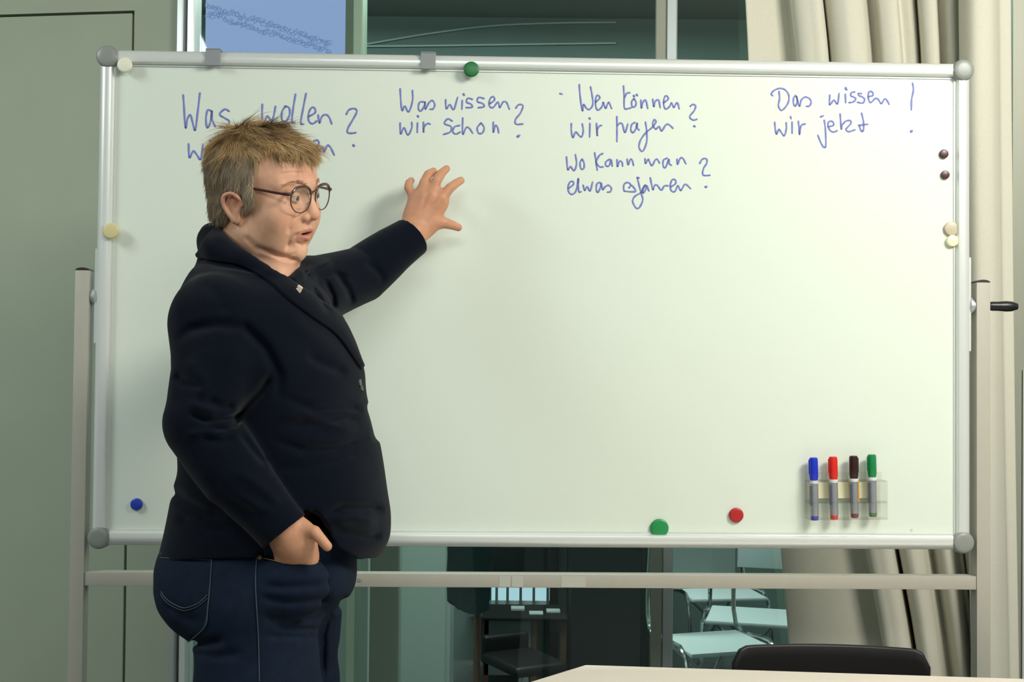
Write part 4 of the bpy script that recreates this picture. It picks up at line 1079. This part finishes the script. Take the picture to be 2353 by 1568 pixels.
# near sleeve, laid over the body
jadd(limb([at(499, 748, 1.935), at(498, 840, 1.905), at(466, 965, 1.872)], [.074, .067, .055]), 0.014)
CN = at(654, 1224, 1.866)
jadd(limb([at(466, 980, 1.872), at(542, 1092, 1.864), at(648, 1216, 1.864), at(690, 1262, 1.864)], [.057, .053, .0415, .038]), 0.010)
dN = at(654, 1224, 1.866) - at(463, 985, 1.87); dN /= np.linalg.norm(dN)
jk.append(('sub', 0.002, (lambda c, n, o_: (lambda p: np.maximum(-((p - c) @ n), np.sqrt(((p - o_) ** 2).sum(-1)) - 0.075)))(CN, dN, at(680, 1262, 1.85))))
jsub(rcone(CN - dN * 0.03, CN + dN * 0.03, 0.034, 0.036), 0.002)
N_, F_ = (1.6, 2.02), (1.6, 2.6)
jcr = [([(395, 790), (440, 758), (500, 745), (560, 752), (610, 800), (640, 860), (640, 930)], .007, 13, (1.6, 2.05)),          # armhole
 ([(632, 850), (600, 900), (560, 945), (530, 985)], .010, 11, (1.6, 2.1)), ([(548, 992), (580, 1035), (615, 1075)], .004, 8, (1.6, 2.1)),
 ([(560, 952), (520, 962), (470, 968), (430, 950)], .006, 6, N_), ([(555, 975), (520, 985), (485, 985)], .005, 5, N_), ([(540, 935), (510, 935), (470, 915)], .005, 9, N_), ([(545, 1005), (500, 1015), (455, 1005)], .004, 9, N_),
 ([(430, 925), (470, 940), (500, 952)], -.004, 10, N_), ([(420, 1000), (470, 995), (530, 1000)], -.003, 10, N_),
 ([(500, 1120), (560, 1150), (600, 1170), (640, 1175)], -.003, 12, N_), ([(470, 1090), (540, 1150), (600, 1200)], .003, 14, N_), ([(540, 1080), (600, 1120), (650, 1170)], -.003, 12, N_),
 ([(700, 815), (750, 840), (800, 860)], .004, 12, F_), ([(640, 910), (720, 940), (800, 935), (835, 945)], .004, 10, F_), ([(650, 980), (720, 975), (790, 960), (830, 965)], .004, 9, F_),
 ([(620, 1010), (700, 1035), (780, 1030), (850, 1005)], .0045, 9, F_), ([(620, 1080), (700, 1075), (790, 1050), (850, 1035)], .003, 12, F_), ([(640, 960), (700, 955), (780, 985), (820, 990)], -.003, 10, F_),
 ([(740, 1190), (790, 1165), (850, 1165), (885, 1175)], .006, 10, F_), ([(750, 1215), (800, 1225), (850, 1235), (880, 1230)], .005, 9, F_), ([(760, 1200), (820, 1195), (870, 1205)], -.005, 11, F_),
 ([(395, 1120), (420, 1150), (470, 1180), (520, 1190)], .006, 14, F_), ([(400, 1190), (460, 1210), (540, 1225)], .004, 12, F_),
 ([(715, 655), (735, 690), (745, 730)], .006, 6, F_), ([(745, 640), (765, 680), (768, 715)], .006, 6, F_), ([(770, 625), (800, 665), (812, 700)], .005, 7, F_), ([(725, 640), (770, 628), (800, 640)], .004, 7, F_), ([(700, 625), (730, 615), (765, 600)], -.005, 8, F_),
 ([(640, 700), (700, 760), (760, 800), (815, 840)], -.002, 20, F_), ([(845, 925), (857, 965), (868, 1020)], .006, 6, F_), ([(430, 820), (460, 870), (470, 920)], -.004, 18, N_), ([(400, 860), (430, 880), (470, 890)], .005, 10, N_),
 ([(840, 600), (870, 625), (885, 645)], .003, 8, F_), ([(455, 640), (500, 680), (520, 730)], .003, 16, N_)]
def jbase(P_, D):
    return D + 0.0018 * vnoise(P_, 26, 11) * (np.abs(D) < 0.03)
Vj, Fj = sdf_mesh(jk, (-0.80, 1.72, 0.95), (-0.10, 2.54, 1.62), 0.003, creases(jcr, jbase), margin=0.006)
jacket = pmesh('blazer', Vj, Fj, 'jacket'); jacket['label'] = 'dark navy blazer'
def bvh_of(V, Fc): return BVHTree.FromPolygons([tuple(v) for v in V], [tuple(int(i) for i in q) for q in Fc])
bj = bvh_of(Vj, Fj)
def cast(bv, px, py, off=0.0):
    d = cF + (px - CX) / FPX * cR - (py - CY) / FPX * cU; d = d / np.linalg.norm(d)
    h = bv.ray_cast(Vector(EYE), Vector(d))
    if h[0] is None: return None
    n = np.array(h[1]); n = n if n @ d < 0 else -n
    return np.array(h[0]) + n * off
# collar and lapel leaf laid on the front, as a thick folded strip
def strip(name, I_, O_, bv, m, off=0.0035, thick=0.003, nu=80, nv=14, parent=None, bulge=0.003):
    Ic, Oc = crom(I_, nu // (len(I_) - 1) + 1), crom(O_, nu // (len(O_) - 1) + 1)
    n = min(len(Ic), len(Oc)); Ic = Ic[np.linspace(0, len(Ic) - 1, n).astype(int)]; Oc = Oc[np.linspace(0, len(Oc) - 1, n).astype(int)]
    G = np.full((n, nv + 1, 3), np.nan)
    for i in range(n):
        for j in range(nv + 1):
            t = j / nv; q = Ic[i] * (1 - t) + Oc[i] * t
            h = cast(bv, q[0], q[1], off + bulge * math.sin(math.pi * min(1, t * 1.0)))
            if h is not None: G[i, j] = h
    for i in range(n):
        ok = ~np.isnan(G[i, :, 0])
        if not ok.any(): continue
        js = np.arange(nv + 1)
        for c in range(3): G[i, :, c] = np.interp(js, js[ok], G[i, ok, c])
    good = ~np.isnan(G[:, 0, 0]); G = G[good]; n = len(G)
    for _ in range(2): G[1:-1] = (G[:-2] + 2 * G[1:-1] + G[2:]) / 4
    V = G.reshape(-1, 3); w = nv + 1
    Q = [(i * w + j, i * w + j + 1, (i + 1) * w + j + 1, (i + 1) * w + j) for i in range(n - 1) for j in range(nv)]
    o = pmesh(name, V, Q, m, parent); md = o.modifiers.new('t', 'SOLIDIFY'); md.thickness = thick; md.offset = 0
    return o
strip('lapel', [(497, 524), (527, 556), (566, 584), (612, 612), (655, 640), (718, 682), (778, 728), (806, 775), (830, 838)], [(450, 596), (500, 600), (545, 608), (585, 630), (622, 655), (665, 694), (716, 732), (770, 772), (826, 850)], bj, 'jacket', parent=jacket)
# buttons, pin
def disc(px, py, r, m, name, bv, parent, h=0.003):
    c = cast(bv, px, py, 0.0); d = cF + (px - CX) / FPX * cR - (py - CY) / FPX * cU
    hit = bv.ray_cast(Vector(EYE), Vector(d).normalized()); n = hit[1]; n = n if n.dot(Vector(d)) < 0 else -n
    mb = MB(); M_ = Matrix.Translation(Vector(c) - Vector(PO)) @ n.to_track_quat('Z', 'Y').to_matrix().to_4x4()
    mb.lathe([(r, 0), (r, h * .7), (r * .85, h), (r * .6, h * .7), (0, h * .7)], M_, 20)
    return mb.build(name, m, parent, smooth=True)
disc(826, 880, 0.0062, 'button', 'button', bj, jacket); disc(830, 893, 0.0050, 'button', 'button', bj, jacket)
c = cast(bj, 680, 677, 0.0085)
pin = MB()
Mp = Matrix.Translation(Vector(c) - Vector(PO)) @ Matrix.Rotation(math.radians(-28), 4, 'Z') @ Matrix.Rotation(math.radians(33), 4, 'Y') 
pin.box((-0.0045, -0.001, -0.0085), (0.0045, 0.0008, 0.0085), 0.0006, 1, Mp)
for zz_ in (-0.0058, 0.0, 0.0058):
    pin.box((-0.0055, -0.0022, zz_ - 0.0020), (0.0050, -0.0006, zz_ + 0.0022), 0.0005, 1, Mp)
pin.build('lapel_pin', 'pin_gold', jacket)

# jeans ---------------------------------------------------------------
jd = []
dadd = lambda f, k=0.02: jd.append(('add', k, f))
dadd(loft([(1180, 415, 830, .150), (1230, 400, 826, .158), (1270, 384, 812, .170), (1300, 376, 806, .174), (1345, 378, 800, .174), (1380, 392, 778, .165), (1420, 430, 745, .14), (1450, 470, 720, .11)], e=2.3))
LN, LF = at(594, 1440, 1.965), at(640, 1440, 2.155)
dadd(rcone(at(586, 1400, 1.965), at(595, 1568, 1.965), 0.097, 0.098), 0.05)
dadd(rcone(at(662, 1390, 2.13), at(662, 1568, 2.14), 0.084, 0.080), 0.03)
dadd(rcone(at(690, 1330, 2.13), at(676, 1450, 2.14), 0.075, 0.078), 0.02)
dadd(ell(at(455, 1352, 2.00), (0.056, 0.09, 0.075)), 0.025)
dadd(ell(at(765, 1325, 2.02), (0.035, 0.09, 0.05)), 0.02)
kn, kf = at(600, 1568, 1.965), at(668, 1568, 2.14)
ankN, ankF = np.array([kn[0] + 0.0, 1.96, 0.09]), np.array([kf[0] + 0.02, 2.15, 0.09])
dadd(limb([kn, np.array([kn[0] + .01, 1.962, 0.48]), ankN], [.099, .073, .062]), 0.02)
dadd(limb([kf, np.array([kf[0] + .01, 2.145, 0.48]), ankF], [.083, .070, .062]), 0.02)
dadd(ell(at(672, 1345, 1.895), (0.058, 0.036, 0.052)), 0.02)
pk = np.array([(602, 1150), (604, 1282), (630, 1289), (660, 1294), (700, 1294), (737, 1283), (740, 1150)], float)
def pkf(p):
    x, y = proj(p); return np.maximum(poly_sd(x, y, pk) / 1480.0, p[..., 1] - 1.918)
jd.append(('sub', 0.004, pkf))           # hand inside the pocket
jd.append(('int', 0.004, lambda p: 0.035 - p[..., 2]))
jd.append(('int', 0.004, lambda p: p[..., 2] - at(600, 1215, 2.06)[2]))
W_ = (1.6, 2.3)
dcr = [([(592, 1372), (660, 1385), (730, 1380), (770, 1375)], .004, 9, W_), ([(600, 1420), (660, 1428), (740, 1420)], .003, 8, W_), ([(630, 1440), (680, 1447), (740, 1447)], .004, 6, W_), ([(600, 1462), (680, 1465), (738, 1462)], .003, 7, W_),
 ([(765, 1412), (750, 1430), (742, 1460), (741, 1520), (742, 1600)], .007, 8, W_), ([(770, 1330), (740, 1345), (650, 1350), (600, 1345)], .003, 9, W_), ([(800, 1370), (770, 1400), (750, 1420)], .005, 10, W_),
 ([(375, 1385), (420, 1420), (470, 1432)], .003, 12, W_), ([(432, 1474), (470, 1480), (520, 1470)], .007, 10, W_), ([(440, 1500), (500, 1510), (560, 1500)], .003, 10, W_)]
Vd, Fd = sdf_mesh(jd, (-0.80, 1.80, 0.02), (-0.12, 2.34, 1.12), 0.0035, creases(dcr, lambda P_, D: D + 0.0010 * vnoise(P_, 40, 5) * (np.abs(D) < 0.03)), margin=0.006)
jeans = pmesh('jeans', Vd, Fd, 'denim'); jeans['label'] = 'dark blue denim jeans'
bdj = bvh_of(Vd, Fd)
def seam(pts, r, m, name, parent, bv=bdj, off=0.0012, n=10):
    P3 = [cast(bv, x, y, off) for x, y in crom(pts, n)]; P3 = [p for p in P3 if p is not None]
    if len(P3) < 3: return
    mb = MB(); mb.path([p - PO for p in P3], r, 6); return mb.build(name, m, parent, smooth=True)
for dy in (0, 10): seam([(369, 1273 + dy), (410, 1275 + dy), (450, 1276 + dy), (487, 1278 + dy)], .0009, 'denim_thread', 'seam', jeans)
seam([(488, 1276), (484, 1340), (478, 1400), (474, 1436), (455, 1458), (431, 1474)], .0009, 'denim_thread', 'seam', jeans)
seam([(479, 1400), (470, 1440), (450, 1462), (427, 1478)], .0007, 'denim_thread', 'seam', jeans)
seam([(371, 1360), (385, 1378), (410, 1393), (428, 1397), (455, 1388), (478, 1368)], .0009, 'denim_thread', 'seam', jeans)
seam([(370, 1366), (385, 1385), (410, 1399), (428, 1403), (455, 1394), (478, 1375)], .0007, 'denim_thread', 'seam', jeans)
seam([(590, 1282), (588, 1340), (590, 1400), (594, 1480), (596, 1566)], .0008, 'denim_thread', 'seam', jeans)
seam([(606, 1281), (630, 1287), (660, 1293), (690, 1294), (715, 1291), (734, 1281)], .0022, 'denim', 'pocket_edge', jeans, off=0.002)
seam([(606, 1285), (630, 1291), (660, 1297), (690, 1298), (715, 1295), (734, 1285)], .0007, 'thread_gold', 'seam', jeans, off=0.002)
for px, py in ((597, 1282), (484, 1279)): disc(px, py, 0.0035, 'thread_gold', 'rivet', bdj, jeans, 0.0015)
# shoes
for c_, in ((ankN,), (ankF,)):
    fl = []
    fl.append(('add', 0.0, ell(c_ + tf * 0.03 + np.array([0, 0, -0.035]), (0.085, 0.045, 0.05), np.stack([tf, tl, (0, 0, 1.0)]))))
    fl.append(('add', 0.03, ell(c_ + tf * 0.10 + np.array([0, 0, -0.060]), (0.085, 0.048, 0.032), np.stack([tf, tl, (0, 0, 1.0)]))))
    fl.append(('int', 0.004, lambda p: 0.002 - p[..., 2]))
    V_, F__ = sdf_mesh(fl, c_ + np.array([-.15, -.2, -.1]), c_ + np.array([.25, .15, .06]), 0.005)
    pmesh('shoe', V_, F__, 'shoe')
# hair ------------------------------------------------------------------
def HLc(p): return ((p - HO) @ HM.T) * 100
def lell(c, r): 
    g = ell(c, r)
    return lambda q: g(q)
gU = np.array([-9, -6.5, -4, -1.5, -0.2, 0.8, 2.2, 3.2, 7.2, 8.4, 9.6, 10.6, 11.6, 13])
gF = np.array([-4.6, -3.8, -2.9, -2.3, -2.0, -1.6, 1.2, 2.5, 2.6, 3.2, 5.0, 8.5, 12, 14])
e1_, e2_, e3_, e4_ = lell((0, -0.8, 4.8), (7.9, 9.6, 8.1)), lell((0, -3.9, -1.0), (6.7, 4.9, 5.6)), lell((-0.4, 5.5, 8.7), (5.3, 2.7, 1.7)), None
sb = [lell((s * 6.95, 1.8, 1.7), (0.75, 1.2, 2.5)) for s in (1, -1)]
def hair_f(p):
    q = HLc(p)
    d = smin(e1_(q), e2_(q), 2.0)
    d = np.maximum(d, (q[..., 1] - np.interp(q[..., 2], gU, gF)) * 0.8)
    d = np.maximum(d, (-7.6 - q[..., 2] - 0.15 * q[..., 1]) * 0.9)
    d = smin(d, e3_(q), 1.6)
    for g in sb: d = smin(d, g(q), 0.5)
    tp_ = ss(q[..., 2], 5, 9); n = vnoise(q, 1.6, 21) * (0.05 + 0.12 * tp_) + vnoise(q * np.array([1.6, .5, 1.0]), 3.2, 22) * 0.10 * tp_
    return (d + n) / 100
for s in (1, -1): pass
hd = [('add', 0, hair_f)]
for s in (1, -1): hd.append(('sub', 0.004, hel((s * 8.0, -0.3, -0.5), (1.3, 1.7, 2.0))))
Vh, Fh = sdf_mesh(hd, (-0.58, 1.93, 1.47), (-0.28, 2.19, 1.78), 0.003, None, margin=0.004)
hair = pmesh('hair', Vh, Fh, 'hair'); hair['label'] = 'short tousled dark blond hair, greyer at the sides'
me_ = hair.data; nv = len(Vh)
Nn = np.zeros(nv * 3, np.float32); me_.vertices.foreach_get('normal', Nn); Nn = Nn.reshape(-1, 3)
rg = np.random.RandomState(3)
Lq = HLc(Vh); nl = Nn @ HM.T
tA, tB, tC, tG = [np.array(rgb(*c)[:3]) for c in ((200, 164, 114), (108, 80, 50), (236, 208, 162), (180, 162, 138))]
def hair_tint(q, r1, r2):
    side = ss(np.abs(q[:, 0]), 4.0, 6.5) * ss(10 - q[:, 2], 0, 4.0); back = ss(-q[:, 1], 5, 8) * ss(8 - q[:, 2], 0, 3)
    g_ = np.clip(np.maximum(side, back) * 0.92, 0, 1)
    cr = np.exp(-(((q - np.array([1.0, 0.5, 14.0])) / np.array([4.5, 5.0, 3.0])) ** 2).sum(1)) * 0.75
    dk = np.clip(r1 * 0.75 + cr * 0.8, 0, 1)[:, None]
    c = tA * (1 - dk) + tB * dk
    lt = np.clip(r2 - 0.55, 0, 0.45)[:, None] * (1 - cr[:, None]) * 1.6
    c = c * (1 - lt) + tC * lt
    return c * (1 - g_[:, None]) + (tG * (0.85 + 0.2 * r2[:, None])) * g_[:, None]
set_colors(hair, hair_tint(Lq, np.clip(0.55 + 0.25 * vnoise(Lq, 2.2, 5), 0, 1), np.full(nv, 0.3)) * 0.72)
NS = 23000
w_ = np.where(Lq[:, 2] > 6, 1.5, 1.0); w_ /= w_.sum()
ri = rg.choice(nv, NS, p=w_)
P0 = Lq[ri] + rg.normal(size=(NS, 3)) * 0.08 - nl[ri] * 0.08; n0 = nl[ri]
crown = np.array([1.0, -3.5, 13.5])
t0 = P0 - crown; top = ss(P0[:, 2], 8.0, 12.0)[:, None]
t0 = t0 / np.linalg.norm(t0, axis=1)[:, None]
t0 = t0 + top * np.array([0.1, 0.9, 0.1]) + (1 - top) * np.array([0, -0.25, -0.55])
frt = (ss(P0[:, 1], 3, 6) * ss(P0[:, 2], 6.5, 8.5))[:, None]
t0 = t0 + frt * np.array([-0.15, 0.1, -1.1])
cl = np.stack([vnoise(P0, 1.3, 31 + i) for i in range(3)], 1); t0 = t0 + cl * (0.25 + 0.45 * top)
cl2 = np.stack([vnoise(P0, 4.0, 41 + i) for i in range(3)], 1); t0 = t0 + cl2 * 0.24 + rg.normal(size=t0.shape) * 0.07
t0 = t0 - n0 * (t0 * n0).sum(1)[:, None]; t0 /= np.linalg.norm(t0, axis=1)[:, None] + 1e-9
lift = (0.17 + 0.15 * top[:, 0] * (0.9 + 1.0 * np.clip(vnoise(P0, 2.4, 51), -0.9, 1)))[:, None]
nape = ss(-P0[:, 2], -1, 4)
ln = (2.1 + 1.1 * top[:, 0] - 0.5 * frt[:, 0] - 1.0 * nape) * rg.uniform(0.6, 1.25, NS)
near_ear = (np.abs(P0[:, 0]) > 5) & (P0[:, 1] > -3.0) & (P0[:, 2] < 3.5); ln = np.where(near_ear, ln * 0.7, ln)
ln = np.where((P0[:, 1] > 1.0) & (P0[:, 2] < 7.5), ln * 0.7, ln)
ln = ln * np.clip(1 + 0.35 * vnoise(P0, 2.0, 61), 0.5, 1.6)
SEG = 5; s_ = np.linspace(0, 1, SEG)
d0_ = t0 + n0 * lift
cl3 = np.stack([vnoise(P0, 1.6, 71 + i) for i in range(3)], 1) * 0.13 * (0.4 + top)
bend = cl3 - n0 * (0.35 * lift) + np.array([0, 0, -0.12]) * (1 - top * .5) + cl2 * 0.12
pts = P0[:, None] + d0_[:, None] * (s_[None, :, None] * ln[:, None, None]) + bend[:, None] * ((s_ ** 2)[None, :, None] * ln[:, None, None])
b1 = np.cross(d0_, n0); b1 /= np.linalg.norm(b1, axis=1)[:, None] + 1e-9; b2 = n0
rad = np.array([0.030, 0.032, 0.028, 0.020, 0.007])[None, :, None, None] * rg.uniform(.7, 1.3, NS)[:, None, None, None]
an = np.array([0, 2.094, 4.189])
off = (np.cos(an)[None, None, :, None] * b1[:, None, None, :] + np.sin(an)[None, None, :, None] * b2[:, None, None, :]) * rad
Vs = (pts[:, :, None, :] + off).reshape(-1, 3)
Vs = HO + Vs / 100 @ HM
bi = (np.arange(NS) * SEG * 3)[:, None, None]; sg = (np.arange(SEG - 1) * 3)[None, :, None]; kk = np.arange(3)[None, None, :]; k2 = (np.arange(3) + 1) % 3
qa = bi + sg + kk; qb = bi + sg + k2[None, None, :]
Qs = np.stack([qa, qb, qb + 3, qa + 3], -1).reshape(-1, 4)
strands = mesh_np('hair_strands', Vs - PO, Qs, 'hair', hair); strands['kind'] = 'stuff'
cs_ = hair_tint(P0, np.clip(0.30 + 0.5 * vnoise(P0, 2.6, 5) + rg.uniform(-.2, .2, NS), 0, 1), np.clip(0.5 + 0.3 * vnoise(P0, 3.0, 8) + rg.uniform(-.35, .35, NS), 0, 1))
set_colors(strands, np.repeat(cs_, SEG * 3, axis=0))

# eyebrows
bb = bvh_of(Vb, Fb)
for s in (1, -1):
    arc = crom([(s * 1.3, 9.0, 4.2), (s * 2.6, 9.0, 4.75), (s * 4.0, 8.4, 4.75), (s * 5.3, 7.2, 4.1)], 12)
    mb = MB()
    for k in range(110):
        t = rg.uniform(0, 1); a = arc[int(t * (len(arc) - 1))] + rg.normal(size=3) * np.array([0.1, 0.05, 0.15])
        h_ = bb.find_nearest(Vector(hl(*a))); p0 = np.array(h_[0]); n_ = np.array(h_[1])
        d_ = (np.array([s * 1.0, -0.25, 0.35 - 0.7 * t]) @ HM); d_ /= np.linalg.norm(d_)
        L_ = rg.uniform(0.004, 0.007)
        mb.path([p0 - PO - n_ * .0003, p0 + d_ * L_ * .5 + n_ * 0.0009 - PO, p0 + d_ * L_ + n_ * .0006 - PO], [.00032, .0003, .0001], 3)
    e_ = mb.build('eyebrow', 'brow', person); e_['kind'] = 'stuff'

# glasses ---------------------------------------------------------------
gls = empty('glasses', (0, 0, 0), parent=person); gls['label'] = 'brown half rim reading glasses'
def gp(r, u, df=0.0): return hl(r, 9.85 - 0.014 * r * r + df, u) - PO
for s in (1, -1):
    c = np.array([s * 3.35, 2.0]); loop = []
    for k in range(48):
        a_ = 2 * math.pi * k / 48
        x_ = 2.65 * math.copysign(abs(math.cos(a_)) ** 0.80, math.cos(a_)); y_ = 2.15 * math.copysign(abs(math.sin(a_)) ** (0.74 if math.sin(a_) > 0 else 0.95), math.sin(a_))
        if y_ < 0: x_ *= 1 - 0.16 * (abs(y_) / 2.15) ** 2
        loop.append((c[0] + x_, c[1] + y_ + (0.10 * abs(x_) if y_ > 0 else 0) * 0))
    P3 = [gp(*q) for q in loop]
    mb = MB(); mb.path(P3, [0.0010 if q[1] < 2.4 else 0.0010 + 0.0014 * min(1, (q[1] - 2.4) / 1.0) for q in loop], 8, closed=True)
    rim = mb.build('rim', 'glasses_brown', gls, smooth=True)
    lb = bmesh.new(); cen = lb.verts.new(gp(c[0], c[1], 0.05)); vs_ = [lb.verts.new(p) for p in P3]
    for k in range(48): lb.faces.new((cen, vs_[k], vs_[(k + 1) % 48]))
    ml = bmesh.new(); ml.free(); me2 = bpy.data.meshes.new('lens'); lb.to_mesh(me2); lb.free(); me2.materials.append(MATS['lens_glass'])
    for p_ in me2.polygons: p_.use_smooth = True
    lo = bpy.data.objects.new('lens', me2); COL.objects.link(lo); lo.parent = gls
    # end piece and temple arm
    A0 = gp(s * 5.9, 3.0); A1 = gp(s * 6.5, 3.05, -0.05); A2 = hl(s * 6.9, 7.6, 3.0) - PO; A3 = hl(s * 7.1, 4.0, 3.1) - PO; A4 = hl(s * 7.0, 0.6, 3.1) - PO; A5 = hl(s * 6.8, -1.5, 2.2) - PO
    mb = MB(); mb.path(crom([A0, A1, hl(s * 6.75, 8.25, 3.0) - PO], 6), 0.0027, 10); mb.build('hinge', 'glasses_brown', gls, smooth=True)
    mb = MB()
    cc_ = crom([hl(s * 6.75, 8.3, 3.0) - PO, A2, A3, A4, A5], 8); upv = HM[2]; side = HM[0]
    rings = []
    for i, p_ in enumerate(cc_):
        rings.append([mb.bm.verts.new(p_ + upv * 0.0021 * math.cos(a_) + side * 0.0011 * math.sin(a_)) for a_ in np.linspace(0, 2 * math.pi, 10, endpoint=False)])
    for A_, B_ in zip(rings[:-1], rings[1:]):
        for k in range(10): mb.bm.faces.new((A_[k], A_[(k + 1) % 10], B_[(k + 1) % 10], B_[k]))
    mb.bm.faces.new(rings[0]); mb.bm.faces.new(rings[-1])
    mb.build('temple_arm', 'glasses_brown', gls, smooth=True)
    mb = MB(); mb.path([gp(s * 1.15, 1.5), gp(s * 1.0, 1.1, -0.35), gp(s * 1.1, 0.9, -0.7)], 0.0005, 6); mb.build('nose_pad_wire', 'glasses_metal', gls)
mb = MB(); mb.path(crom([gp(-0.95, 2.9), gp(-0.4, 3.15, 0.1), gp(0.4, 3.15, 0.1), gp(0.95, 2.9)], 6), 0.0017, 10); mb.build('bridge', 'glasses_brown', gls, smooth=True)
